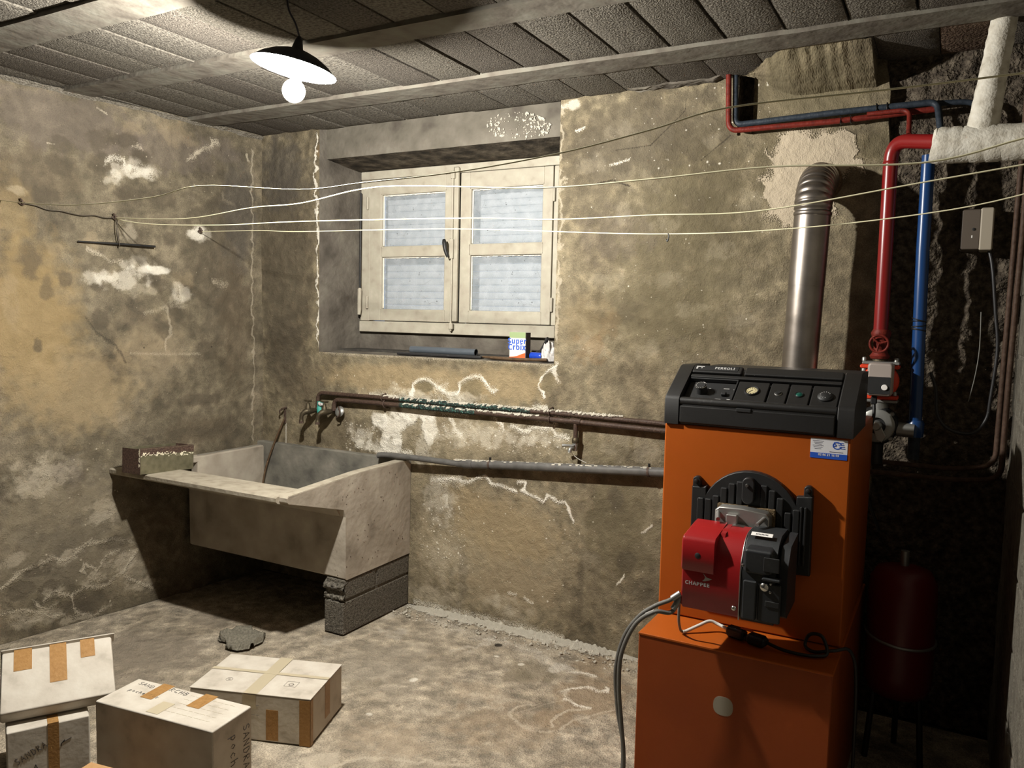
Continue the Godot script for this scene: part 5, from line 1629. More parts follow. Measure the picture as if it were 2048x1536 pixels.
func oil_burner() -> void:
	var t := thing("oil_burner", "red and black oil burner bolted to the boiler's cast iron door", "burner")
	var x0 := -.645
	var xm := -.480
	var x1 := -.357
	var zf := 1.10
	var zk := .965
	# flange and blast tube on the door
	part(t, "gasket", mm(-.60, -.43, .80, .948, .888, .905, .003), M.cast_worn)
	part(t, "flange", pr([Vector2(-.597, .80), Vector2(-.597, .935), Vector2(-.585, .946), Vector2(-.52, .949), Vector2(-.45, .943), Vector2(-.438, .93), Vector2(-.44, .80)], .905, .945, Transform3D(), .005, true), M.aluminium)
	for q in [Vector2(-.588, .93), Vector2(-.452, .928)]:
		part(t, "clamp_screw", tb([Vector3(q.x, q.y, .94), Vector3(q.x + (.012 if q.x < -.5 else -.012), q.y - .012, .985)], .006, 8), M.zinc)
	part(t, "clamp", mm(-.56, -.525, .895, .932, .945, .965, .005), M.aluminium)
	part(t, "blast_tube", lt([Vector2(0, 0), Vector2(.055, 0), Vector2(.055, .07), Vector2(0, .07)], 24, Transform3D(Basis(Vector3.RIGHT, PI / 2), Vector3(-.52, .85, .91))), M.steel)
	# red cover: left part stands higher and further out than the step
	var side := Transform3D(Basis(Vector3(0, 0, 1), Vector3(0, 1, 0), Vector3(-1, 0, 0)), Vector3.ZERO)
	var cov := [Vector2(zk, .68), Vector2(zf - .006, .676), Vector2(zf, .684), Vector2(zf, .81), Vector2(zf - .012, .845), Vector2(zf - .04, .882), Vector2(zf - .075, .899), Vector2(zk, .902)]
	var b := MB.new()
	b.prism(cov, -xm, -x0, side, .006, true)
	var cover := part(t, "red_cover", b, M.burner_red)
	var hood := MB.new()
	hood.prism([Vector2(zk + .004, .796), Vector2(zf + .004, .788), Vector2(zf + .008, .793), Vector2(zf + .008, .874), Vector2(zf - .002, .888), Vector2(zk + .004, .907)], .552, .646, side, .006, true)
	part(cover, "hood", hood, M.burner_red)
	part(cover, "hood_step", pr([Vector2(zk + .01, .80), Vector2(zf - .01, .80), Vector2(zf - .012, .83), Vector2(zf - .035, .865), Vector2(zf - .05, .895), Vector2(zk + .01, .903)], .536, .553, side, .004, true), M.burner_red)
	part(cover, "sight_hole", lt([Vector2(0, .0006), Vector2(.0078, .0006), Vector2(.0085, 0)], 20, Transform3D(Basis(Vector3.RIGHT, PI / 2), Vector3(-.598, .835, zf + .008))), M.black_deep)
	lettering(cover, "CHAPPEE", .0105, Transform3D(Basis(Vector3.BACK, .02).scaled(Vector3(1.12, 1, 1)), Vector3(-.598, .752, zf + .0002)), M.silver_print, 1.0)
	var bird := pr([Vector2(-.582, .785), Vector2(-.572, .775), Vector2(-.557, .772), Vector2(-.566, .767), Vector2(-.578, .763), Vector2(-.584, .763), Vector2(-.578, .769), Vector2(-.576, .775)], zf, zf + .0008)
	part(cover, "bird_emblem", bird, M.silver_print)
	part(cover, "screw", lt([Vector2(0, .007), Vector2(.004, .006), Vector2(.008, .002), Vector2(.008, 0)], 16, Transform3D(Basis(Vector3.RIGHT, PI / 2), Vector3(-.493, .702, zf))), M.chrome)
	# trim seam and black housing
	var seam := []
	for q in cov.slice(1, cov.size()):
		seam.append(Vector3(xm + .001, q.y, q.x + .001))
	part(t, "trim_seam", tb(curve(seam, 3), .002, 6), M.steel)
	var blk := [Vector2(zk - .03, .70), Vector2(zk, .672), Vector2(zf - .006, .672), Vector2(zf + .002, .682), Vector2(zf + .002, .81), Vector2(zf - .010, .85), Vector2(zf - .04, .888), Vector2(zf - .075, .905), Vector2(zk - .03, .905)]
	var h := MB.new()
	h.prism(blk, -(x1 - .03), -(xm + .002), side, .004, true)
	var house := part(t, "housing", h, M.burner_black)
	var e := MB.new()          # bevelled outer end with openings
	e.prism([Vector2(zk - .02, .70), Vector2(zf - .03, .69), Vector2(zf - .012, .70), Vector2(zf - .012, .83), Vector2(zf - .05, .885), Vector2(zk - .02, .90)], -x1, -(x1 - .032), side, .012, true)
	part(house, "end_cap", e, M.burner_black)
	part(house, "upper_scroll", mm(xm + .006, x1 - .034, .805, .880, zf - .05, zf + .010, .012), M.burner_black)
	part(house, "front_plate", mm(xm + .01, x1 - .075, .68, .79, zf, zf + .010, .007), M.burner_black)
	part(house, "side_plate", mm(x1 - .072, x1 - .012, .68, .79, zf - .004, zf + .006, .004), M.burner_black)
	part(house, "upper_recess", mm(x1 - .060, x1 - .018, .822, .862, zf + .006, zf + .012, .002), M.black_deep)
	part(house, "lower_recess", mm(x1 - .052, x1 - .014, .725, .742, zf + .003, zf + .008, .002), M.black_deep)
	part(house, "ledge", mm(x1 - .062, x1 - .014, .798, .806, zf - .01, zf + .016, .003), M.burner_black)
	part(house, "reset_button", lt([Vector2(0, .008), Vector2(.006, .007), Vector2(.0115, .002), Vector2(.0115, 0)], 20, Transform3D(Basis(Vector3.RIGHT, PI / 2), Vector3(x1 - .056, .778, zf + .006))), M.chrome)
	for q in [Vector2(xm + .009, .831), Vector2(x1 - .038, .792), Vector2(x1 - .038, .769)]:
		part(house, "screw", lt([Vector2(0, .004), Vector2(.003, .0035), Vector2(.0042, .001), Vector2(.0042, 0)], 12, Transform3D(Basis(Vector3.RIGHT, PI / 2), Vector3(q.x, q.y, zf + .011))), M.chrome)
	var lab := Basis(Vector3.RIGHT, -1.15)
	part(t, "rating_label", bx(Vector3(-.437, .906, 1.045), Vector3(.058, .016, .001), .0003, lab), M.white_print)
	var lp := MB.new()
	for k in 9:
		lp.box(Vector3(-.452 + k * .0038, .9065, 1.0455), Vector3(.0022, .006, .0004), .0001, lab)
	part(t, "label_print", lp, M.ink)
	settle(t, Vector3(-.5, .672, 1.03))

# ------------------------------------------------------------------ flue
func flue() -> void:
	var t := thing("flue_pipe", "grey steel flue pipe with ribbed elbow running from the boiler into the wall", "flue")
	var p0 := Vector3(-.497, 1.33, .205)
	var p1 := Vector3(-.479, 1.90, .200)
	part(t, "pipe", tb([p0, p0.lerp(p1, .55)], .0625, 40), M.flue_steel)
	part(t, "pipe", tb([p0.lerp(p1, .53), p0.lerp(p1, .97)], .0635, 40), M.flue_steel)
	part(t, "collar", lt([Vector2(.0635, -.008), Vector2(.0665, -.004), Vector2(.0665, .004), Vector2(.0635, .008)], 40, along(p1 - p0, p0.lerp(p1, .985))), M.flue_steel)
	# elbow of pleated rings turning back into the wall
	var c := Vector3(-.479, 1.90, .04)
	var pts := []
	var rad := []
	var n := 72
	for k in n + 1:
		var a := .5 * PI * k / n
		pts.append(c + Vector3(0, sin(a) * .135, cos(a) * .16))
		var f := absf(fmod(k / float(n) * 9.0, 1.0) - .5) * 2.0
		rad.append(.062 + .0045 * (1.0 - pow(f, 3.0)) if k > 2 else .063)
	pts.append(Vector3(c.x, pts[-1].y, -.06))
	rad.append(.062)
	part(t, "elbow", tb(pts, rad, 40), M.flue_steel)
	part(t, "wall_collar", lt([Vector2(.06, -.01), Vector2(.072, 0), Vector2(.070, .012), Vector2(.0625, .016)], 36, along(Vector3.BACK, Vector3(c.x, 2.035, .008))), M.cast_worn)
	settle(t, p0)

# ------------------------------------------------------------------ heating pipes, pump, valves
func heating_pipes() -> void:
	var z := .13
	var t := thing("red_flow_pipe", "thick glossy red heating pipe bending right into the white lagging", "pipe")
	part(t, "pipe", tb(bends([Vector3(-.236, 1.46, z), Vector3(-.237, 2.145, z), Vector3(-.07, 2.098, z + .15)], .075, 8), .0245, 20), M.red_pipe)
	part(t, "weld", lt([Vector2(.0245, -.004), Vector2(.0262, 0), Vector2(.0245, .004)], 20, Transform3D(Basis(), Vector3(-.237, 2.07, z))), M.red_pipe)
	settle(t, Vector3(-.236, 1.46, z))
	t = thing("gate_valve", "rusty red painted valve with wheel at the foot of the red pipe", "valve")
	part(t, "body", lt([Vector2(0, -.05), Vector2(.03, -.05), Vector2(.034, -.04), Vector2(.026, -.028), Vector2(.022, -.01), Vector2(.024, .012), Vector2(.03, .028), Vector2(.034, .042), Vector2(.028, .055), Vector2(0, .055)], 20, Transform3D(Basis(), Vector3(-.234, 1.425, z))), M.red_old)
	part(t, "bonnet", lt([Vector2(.016, 0), Vector2(.016, .028), Vector2(.02, .03), Vector2(.02, .042), Vector2(.008, .046), Vector2(.006, .058), Vector2(0, .058)], 14, Transform3D(Basis(Vector3.RIGHT, PI / 2), Vector3(-.234, 1.43, z + .01))), M.red_old)
	var wheel := MB.new()
	var ring := []
	for k in 25:
		ring.append(Vector3(-.234 + cos(TAU * k / 24.0) * .03, 1.43 + sin(TAU * k / 24.0) * .03, z + .064))
	wheel.tube(ring, .0045, 8)
	for k in 3:
		var a := TAU * k / 3.0 + .3
		wheel.tube([Vector3(-.234, 1.43, z + .066), Vector3(-.234 + cos(a) * .03, 1.43 + sin(a) * .03, z + .064)], .004, 6)
	part(t, "handwheel", wheel, M.red_old)
	settle(t, Vector3(-.234, 1.37, z))
	# circulator
	t = thing("circulation_pump", "orange flanged circulation pump with grey electronic head under the red pipe", "pump")
	var px := -.227
	part(t, "union", lt([Vector2(0, 0), Vector2(.026, 0), Vector2(.026, .016), Vector2(.022, .024), Vector2(0, .024)], 18, Transform3D(Basis(), Vector3(-.232, 1.358, z))), M.brass)
	part(t, "volute", lt([Vector2(0, .0), Vector2(.058, .0), Vector2(.062, .006), Vector2(.062, .04), Vector2(.052, .05), Vector2(0, .05)], 30, Transform3D(Basis(Vector3.RIGHT, PI / 2), Vector3(px, 1.295, z - .015))), M.pump_orange)
	part(t, "neck", tb([Vector3(px - .005, 1.236, z), Vector3(px - .005, 1.352, z)], .028, 18), M.pump_orange)
	for y in [1.348, 1.238]:
		part(t, "flange", mm(px - .068, px + .062, y - .008, y + .006, z - .035, z + .035, .004), M.pump_orange)
	for y in [1.360, 1.224]:
		part(t, "counter_flange", mm(px - .062, px + .062, y - .006, y + .006, z - .032, z + .034, .004), M.zinc)
	for q in [Vector2(-.055, 1.372), Vector2(.05, 1.372), Vector2(-.055, 1.335), Vector2(.05, 1.252), Vector2(-.055, 1.254)]:
		part(t, "bolt", lt([Vector2(0, .008), Vector2(.006, .008), Vector2(.0085, .004), Vector2(.0085, -.006), Vector2(0, -.006)], 6, Transform3D(Basis(), Vector3(px + q.x, q.y, z + .022))), M.zinc)
	var hx := Transform3D(Basis(), Vector3(px + .004, 1.305, z + .03))
	var head := part(t, "electronic_head", pr(roundrect(-.040, -.058, .042, .058, .012), 0.0, .075, hx, .008, true), M.pump_grey)
	part(head, "display", pr(roundrect(-.036, -.050, .036, .010, .003), .075, .0765, hx, .0), M.black_deep)
	part(head, "dial", lt([Vector2(0, .005), Vector2(.009, .005), Vector2(.0105, .003), Vector2(.0105, 0)], 20, hx * Transform3D(Basis(Vector3.RIGHT, PI / 2), Vector3(.018, -.026, .0765))), M.white_print)
	part(head, "plug", mm(px - .022, px - .002, 1.215, 1.246, z + .06, z + .085, .004), M.cable_black)
	settle(t, Vector3(px, 1.218, z))
	# mixing valve with round dial
	t = thing("mixing_valve", "round grey mixing valve with four bolts below the circulation pump", "valve")
	var mz := .10
	var mc := Vector3(-.228, 1.135, mz)
	part(t, "body", lt([Vector2(0, 0), Vector2(.066, 0), Vector2(.07, .008), Vector2(.07, .05), Vector2(.064, .058), Vector2(0, .058)], 32, Transform3D(Basis(Vector3.RIGHT, PI / 2), mc)), M.cast)
	part(t, "dial_plate", lt([Vector2(.030, .002), Vector2(.030, .0075), Vector2(.056, .0075), Vector2(.060, .004), Vector2(.060, 0)], 36, Transform3D(Basis(Vector3.RIGHT, PI / 2), mc + Vector3(0, 0, .058))), M.zinc)
	part(t, "hub", lt([Vector2(0, .03), Vector2(.012, .03), Vector2(.016, .024), Vector2(.019, .0), Vector2(0, 0)], 20, Transform3D(Basis(Vector3.RIGHT, PI / 2), mc + Vector3(0, 0, .058))), M.aluminium)
	part(t, "lever", pr([Vector2(-.012, .01), Vector2(.012, .012), Vector2(.02, -.045), Vector2(.0, -.062), Vector2(-.014, -.05)], .066, .076, Transform3D(Basis(Vector3.BACK, .35), mc), .003), M.aluminium)
	for k in 4:
		var a := TAU * k / 4.0 + PI / 4
		part(t, "bolt", lt([Vector2(0, .012), Vector2(.006, .012), Vector2(.0095, .006), Vector2(.0095, 0)], 8, Transform3D(Basis(Vector3.RIGHT, PI / 2), mc + Vector3(cos(a) * .066, sin(a) * .062, .05))), M.zinc)
	part(t, "neck", tb([mc + Vector3(.004, .06, .03), mc + Vector3(0, .09, .03)], .03, 18), M.zinc)
	part(t, "side_port", tb([mc + Vector3(.06, -.01, .03), mc + Vector3(.12, -.012, .03)], .026, 16), M.zinc)
	part(t, "lower_port", tb([mc + Vector3(0, -.06, .03), mc + Vector3(0, -.14, .03)], .024, 16), M.cast)
	settle(t, mc)
	# blue return
	t = thing("blue_return_pipe", "thick blue heating pipe running down the rubble wall beside the red one", "pipe")
	part(t, "pipe", tb([Vector3(-.119, 2.09, .11), Vector3(-.118, 1.76, .11), Vector3(-.110, 1.30, .11), Vector3(-.107, 1.13, .11)], .0215, 20), M.blue_pipe)
	part(t, "union", lt([Vector2(0, -.03), Vector2(.028, -.03), Vector2(.030, -.01), Vector2(.030, .02), Vector2(.024, .03), Vector2(0, .03)], 8, Transform3D(Basis(), Vector3(-.107, 1.13, .11))), M.blue_pipe)
	part(t, "neck", tb([Vector3(-.107, 1.10, .11), Vector3(-.107, 1.02, .11)], .02, 16), M.blue_dark)
	part(t, "wire_wrap", tb(coil(Vector3(-.115, 1.50, .11), .0225, .05, 5), .002, 6), M.cable_black)
	settle(t, Vector3(-.107, 1.02, .11))
	# thin distribution pipes under the ceiling
	t = thing("red_thin_pipe", "thin dull red pipe coming down from the ceiling and running along the wall", "pipe")
	part(t, "pipe", tb(bends([Vector3(-.845, 2.47, .05), Vector3(-.836, 2.250, .05), Vector3(-.43, 2.250, .05), Vector3(-.10, 2.262, .045)], .04, 8), .011, 14), M.red_old)
	part(t, "branch", tb(bends([Vector3(-.33, 2.262, .062), Vector3(-.19, 2.262, .07), Vector3(-.186, 2.168, .11)], .03, 6), .0085, 12), M.red_old)
	for x in [-.42, -.385]:
		part(t, "clip", tb([Vector3(x, 2.240, .04), Vector3(x, 2.242, .062), Vector3(x, 2.262, .064), Vector3(x, 2.266, .03)], .0025, 6), M.black_iron)
	settle(t, Vector3(-.845, 2.25, .05))
	t = thing("blue_thin_pipe", "thin dark blue pipe running along the wall above the thin red one", "pipe")
	part(t, "pipe", tb(bends([Vector3(-.822, 2.47, .03), Vector3(-.815, 2.276, .03), Vector3(-.43, 2.282, .05), Vector3(-.105, 2.285, .05), Vector3(-.085, 2.16, .09)], .03, 8), .0115, 14), M.blue_dark)
	part(t, "branch", tb(bends([Vector3(-.14, 2.284, .04), Vector3(.0, 2.282, .02), Vector3(.06, 2.24, .02), Vector3(.09, 2.15, .02)], .03, 6), .010, 12), M.blue_dark)
	for x in [-.30, -.265]:
		part(t, "clip", tb([Vector3(x, 2.268, .04), Vector3(x, 2.270, .063), Vector3(x, 2.296, .063), Vector3(x, 2.298, .03)], .0025, 6), M.black_iron)
	settle(t, Vector3(-.82, 2.28, .03))

func coil(c: Vector3, r: float, h: float, turns: int) -> Array:
	var o := []
	for k in turns * 14 + 1:
		var a := TAU * k / 14.0
		o.append(c + Vector3(cos(a) * r, (float(k) / (turns * 14) - .5) * h + .006 * sin(a * .7), sin(a) * r))
	return o

func lagged_pipe() -> void:
	var t := thing("lagged_pipe", "fat white plastered pipe lagging with a vertical branch up to the ceiling", "pipe")
	var n := noise(81, 5.0, 3)
	var z := .30
	var run := []
	var rr := []
	for k in 31:
		var s := k / 30.0
		var x := lerpf(-.098, .24, s)
		run.append(Vector3(x, 2.083 - .012 * s + .004 * n.get_noise_1d(s * 3.0), z + .02 * s))
		rr.append((.058 + .004 * n.get_noise_1d(s * 8.0)) * (.93 if k == 0 else 1.0))
	part(t, "horizontal_run", tb(run, rr, 28), M.lagging)
	var up := []
	var ur := []
	for k in 31:
		var s := k / 30.0
		up.append(Vector3(.032 + .048 * s, lerpf(2.09, 2.50, s), z + .012 * sin(s * 5.0)))
		ur.append(lerpf(.044, .036, s) + .004 * n.get_noise_1d(s * 6.0 + 9.0) + .012 * exp(-s * 14.0))
	part(t, "vertical_branch", tb(up, ur, 28), M.lagging)
	part(t, "frayed_end", lt([Vector2(.0, .0), Vector2(.026, .0), Vector2(.05, .004), Vector2(.056, .012), Vector2(.052, .02)], 24, along(Vector3.RIGHT, Vector3(-.104, 2.083, z))), M.lagging)
	settle(t, Vector3(-.098, 2.083, z))

func corner_things() -> void:
	# junction box on the rubble
	var t := thing("junction_box", "brown and cream electrical box fixed on the rough masonry", "junction box")
	part(t, "body", mm(-.006, .056, 1.765, 1.906, -.03, .055, .006), M.box_brown)
	part(t, "cover", mm(.052, .094, 1.762, 1.910, -.03, .058, .006), M.box_cream)
	part(t, "screw", lt([Vector2(0, .003), Vector2(.005, .002), Vector2(.005, 0)], 14, Transform3D(Basis(Vector3.RIGHT, PI / 2), Vector3(.034, 1.836, .055))), M.black_deep)
	part(t, "chip", mm(.028, .032, 1.806, 1.815, .055, .056, .0004), M.white_print)
	settle(t, Vector3(.04, 1.765, 0))
	solo("power_cable", tb(curve([Vector3(.085, 1.77, .02), Vector3(.1, 1.70, .03), Vector3(.118, 1.55, .03), Vector3(.132, 1.42, .03), Vector3(.122, 1.25, .03), Vector3(.112, 1.17, .03), Vector3(.07, 1.12, .04), Vector3(.0, 1.13, .05), Vector3(-.04, 1.18, .05), Vector3(-.05, 1.27, .05), Vector3(-.07, 1.33, .045)]), .006, 10), M.bakelite, "dark cable looping down from the junction box and back up", "cable")
	solo("thin_wire", tb(curve([Vector3(.075, 1.55, .01), Vector3(.078, 1.42, .012), Vector3(.070, 1.32, .014), Vector3(.055, 1.23, .012)]), .0018, 6), M.cable_grey, "thin pale wire hanging loose on the rubble masonry", "wire")
	var run := [[Vector3(.168, 2.47, .035), Vector3(.160, 1.9, .035), Vector3(.155, 1.45, .035), Vector3(.150, 1.01, .035), Vector3(.02, .985, .04), Vector3(-.30, .99, .05)], [Vector3(.183, 2.47, .07), Vector3(.178, 1.8, .07), Vector3(.17, 1.3, .07), Vector3(.168, .97, .07), Vector3(.03, .95, .06), Vector3(-.25, .95, .06)]]
	var lab := ["brown pipe nearest the masonry, running down the corner and left", "brown pipe nearest the block wall, running down the corner and left"]
	for i in 2:
		solo("corner_pipe", tb(bends(run[i], .05, 6), .0095, 12), M.brown_pipe, lab[i], "pipe", "brown pipes in the corner")
	# expansion vessel in the dark gap
	t = thing("expansion_vessel", "red expansion vessel with a wire round its waist in the dark gap", "vessel")
	var c := Vector3(-.105, 0, .30)
	var prof := [Vector2(0, .0), Vector2(.05, .002), Vector2(.09, .018), Vector2(.106, .05), Vector2(.108, .09), Vector2(.108, .36), Vector2(.104, .41), Vector2(.085, .445), Vector2(.04, .458), Vector2(.0, .46)]
	part(t, "tank", lt(prof, 36, Transform3D(Basis(), c + Vector3(0, .22, 0))), M.tank_red)
	part(t, "nozzle", tb([c + Vector3(0, .67, 0), c + Vector3(0, .73, 0)], .014, 12), M.zinc)
	part(t, "band", tb(tilt_ring(c + Vector3(0, .435, 0), .110, .012), .005, 8), M.zinc)
	for k in 3:
		var a := TAU * k / 3.0 + .5
		part(t, "foot", tb([c + Vector3(cos(a) * .08, .25, sin(a) * .08), c + Vector3(cos(a) * .1, .0, sin(a) * .1)], .01, 8), M.cast)
	settle(t, c)

func tilt_ring(c: Vector3, r: float, h: float) -> Array:
	var o := []
	for k in 41:
		var a := TAU * k / 40.0
		o.append(c + Vector3(cos(a) * r, cos(a + 2.4) * h, sin(a) * r))
	return o

# ------------------------------------------------------------------ sink
func sink() -> void:
	var t := thing("concrete_sink", "cast concrete laundry sink with sloping washing lip in the corner", "sink")
	var side := Transform3D(Basis(Vector3(0, 0, 1), Vector3(0, 1, 0), Vector3(-1, 0, 0)), Vector3.ZERO)
	var xl := -3.545
	var xr := -2.399
	# right end wall: profile in z, y
	var endp := [Vector2(.002, .268), Vector2(.488, .262), Vector2(.497, .27), Vector2(.500, .56), Vector2(.515, .598), Vector2(.86, .692), Vector2(.868, .700), Vector2(.868, .716), Vector2(.86, .722), Vector2(.40, .752), Vector2(.06, .757), Vector2(.002, .735)]
	part(t, "end_wall", pr(endp, 2.399, 2.455, side, .006), M.sink)
	# long body: front wall, bottom, lip
	var body := MB.new()
	body.prism([Vector2(.002, .268), Vector2(.488, .264), Vector2(.497, .272), Vector2(.500, .56), Vector2(.53, .60), Vector2(.50, .62), Vector2(.44, .58), Vector2(.42, .35), Vector2(.002, .33)], 2.43, 3.455, side, .0)
	part(t, "trough", body, M.sink)
	var lip := MB.new()
	lip.prism([Vector2(.50, .596), Vector2(.875, .690), Vector2(.884, .698), Vector2(.884, .714), Vector2(.876, .720), Vector2(.70, .716), Vector2(.672, .708), Vector2(.47, .60)], 2.347, 3.452, Transform3D(Basis(Vector3(-.113, 0, 1), Vector3(0, 1, 0), Vector3(-1, 0, 0)), Vector3.ZERO), .0)
	part(t, "washing_lip", lip, M.sink_rim)
	part(t, "end_wall", mm(-3.455, -3.40, .268, .738, .002, .49, .008), M.sink)
	part(t, "end_rim", mm(-3.50, -3.40, .705, .738, .48, .66, .006), M.sink)
	var rim := MB.new()
	rim.prism([Vector2(.868, .7165), Vector2(.86, .7245), Vector2(.40, .7545), Vector2(.06, .7595), Vector2(-.0, .745), Vector2(.0, .74), Vector2(.06, .754), Vector2(.4, .75), Vector2(.86, .72)], 2.401, 2.453, side, .0)
	part(t, "rim", rim, M.sink_rim)
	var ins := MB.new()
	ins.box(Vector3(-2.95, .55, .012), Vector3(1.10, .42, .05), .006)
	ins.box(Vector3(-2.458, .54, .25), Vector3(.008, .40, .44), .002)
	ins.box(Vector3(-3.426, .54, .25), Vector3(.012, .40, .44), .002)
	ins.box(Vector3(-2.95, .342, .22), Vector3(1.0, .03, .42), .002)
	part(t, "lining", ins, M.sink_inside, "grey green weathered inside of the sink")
	var pits := MB.new()
	for k in 60:
		pits.box(Vector3(-2.3985, rng.randf_range(.3, .72), rng.randf_range(.05, .6)), Vector3(.0012, rng.randf_range(.002, .006), rng.randf_range(.002, .006)), .0005)
	part(t, "air_holes", pits, M.tin_rust).set_meta("kind", "stuff")
	settle(t, Vector3(-2.97, .264, .25))
	# block pier carrying the right end
	t = thing("block_pier", "rough pier of grey concrete blocks under the right end of the sink", "pier")
	var n := noise(83, 14.0, 3)
	var lay := [[.0, .158, .0, .51], [.165, .262, .0, .265], [.165, .262, .272, .498]]
	for q in lay:
		var b := MB.new()
		b.box(Vector3(-2.462, (q[0] + q[1]) / 2, (q[2] + q[3]) / 2), Vector3(.118, q[1] - q[0], q[3] - q[2]), .008)
		part(t, "block", b, M.block)
	var mo := MB.new()
	mo.box(Vector3(-2.462, .13, .25), Vector3(.108, .262, .48), .004)
	mo.sheet(16, 20, func(s, u):
		var y := lerpf(.155, .262, u)
		return Vector3(lerpf(-2.523, -2.401, s), y, .492 + .014 * sin(u * PI) + .012 * n.get_noise_2d(s * .3, u * .6) + .010 * sin(u * 12.0)), Vector3.BACK)
	part(t, "mortar", mo, M.block)
	settle(t, Vector3(-2.462, 0, .25))
	# tin trough lying on the lip
	t = thing("tin_box", "open dented tin box with peeling yellow paint lying on the sink lip", "tin")
	var fr := Transform3D(Basis.from_euler(Vector3(deg_to_rad(-1.6), deg_to_rad(89.1), deg_to_rad(-3.0))), Vector3(-3.278, .724, .915))
	var l := .293
	var w := .134
	var h := .118
	var th := .002
	part(t, "side", bx(fr * Vector3(l / 2, h / 2, 0), Vector3(l, h, th), .0006, fr.basis), M.tin)
	part(t, "side", bx(fr * Vector3(l / 2, h / 2, -w), Vector3(l, h, th), .0006, fr.basis), M.tin)
	part(t, "end_plate", bx(fr * Vector3(0, h / 2, -w / 2), Vector3(th, h, w), .0006, fr.basis), M.tin_rust, "brown rusted end plate")
	part(t, "end_plate", bx(fr * Vector3(l, h / 2, -w / 2), Vector3(th, h, w), .0006, fr.basis), M.tin_rust)
	part(t, "bottom", bx(fr * Vector3(l / 2, .002, -w / 2), Vector3(l, th, w), .0006, fr.basis), M.tin_rust)
	part(t, "top_edge", bx(fr * Vector3(l / 2, h, -.012), Vector3(l + .004, .003, .022), .001, fr.basis), M.tin_rust)
	part(t, "rust_band", bx(fr * Vector3(l / 2, h - .016, .0014), Vector3(l, .030, .0006), .0002, fr.basis), M.tin_rust)
	var pf := MB.new()
	for k in 70:
		var s := rng.randf()
		pf.box(fr * Vector3(s * l, h - .018 - rng.randf() * .018 - (.012 * s if s > .5 else 0.0), .0024), Vector3(rng.randf_range(.003, .012), rng.randf_range(.002, .006), .001), .0004, fr.basis * Basis(Vector3.BACK, rng.randf_range(-.6, .6)))
	for k in 26:
		pf.box(fr * Vector3(-.0015, rng.randf_range(.02, h), -.004 - rng.randf() * .006), Vector3(.001, rng.randf_range(.004, .01), .004), .0004, fr.basis)
	part(t, "paint_flakes", pf, M.flake).set_meta("kind", "stuff")
	settle(t, Vector3(-3.345, .724, .77))
	solo("black_piece", lt([Vector2(0, .05), Vector2(.012, .05), Vector2(.015, .046), Vector2(.016, 0), Vector2(0, 0)], 16, Transform3D(Basis(), Vector3(-3.44, .724, .865))), M.black_deep, "small black plastic jar beside the tin box on the sink", "piece")  # unidentified small black piece, drawn as a plain closed cylinder

# ------------------------------------------------------------------ taps and water pipes
func tap(x: float, y: float, label: String) -> void:
	var t := thing("wall_tap", label, "tap", Vector3.ZERO, "taps over the sink")
	part(t, "wall_plate", lt([Vector2(0, 0), Vector2(.024, 0), Vector2(.024, .004), Vector2(.014, .01), Vector2(0, .01)], 20, Transform3D(Basis(Vector3.RIGHT, PI / 2), Vector3(x + .01, y, .0))), M.brass)
	part(t, "body", tb(curve([Vector3(x + .01, y, .0), Vector3(x + .006, y, .05), Vector3(x, y, .085), Vector3(x - .008, y - .006, .105), Vector3(x - .016, y - .022, .115), Vector3(x - .018, y - .05, .117)], 5), [.012, .012, .012, .012, .012, .014, .015, .016, .017, .018, .018, .018, .017, .016, .015, .014, .013, .013, .012, .012, .011, .011, .0105, .0105, .011, .0125], 14), M.brass)
	part(t, "outlet_ring", tb([Vector3(x - .018, y - .05, .117), Vector3(x - .018, y - .064, .117)], .0125, 14), M.old_iron)
	part(t, "bonnet", lt([Vector2(.015, 0), Vector2(.015, .016), Vector2(.011, .02), Vector2(.009, .034), Vector2(.005, .036), Vector2(.004, .05), Vector2(0, .05)], 14, Transform3D(Basis(), Vector3(x, y + .008, .085))), M.brass)
	part(t, "tee_handle", tb([Vector3(x - .026, y + .058, .085), Vector3(x - .022, y + .056, .085), Vector3(x, y + .054, .085), Vector3(x + .022, y + .056, .085), Vector3(x + .026, y + .058, .085)], [.004, .0055, .0045, .0055, .004], 8), M.brass)
	settle(t, Vector3(x + .01, y, 0))

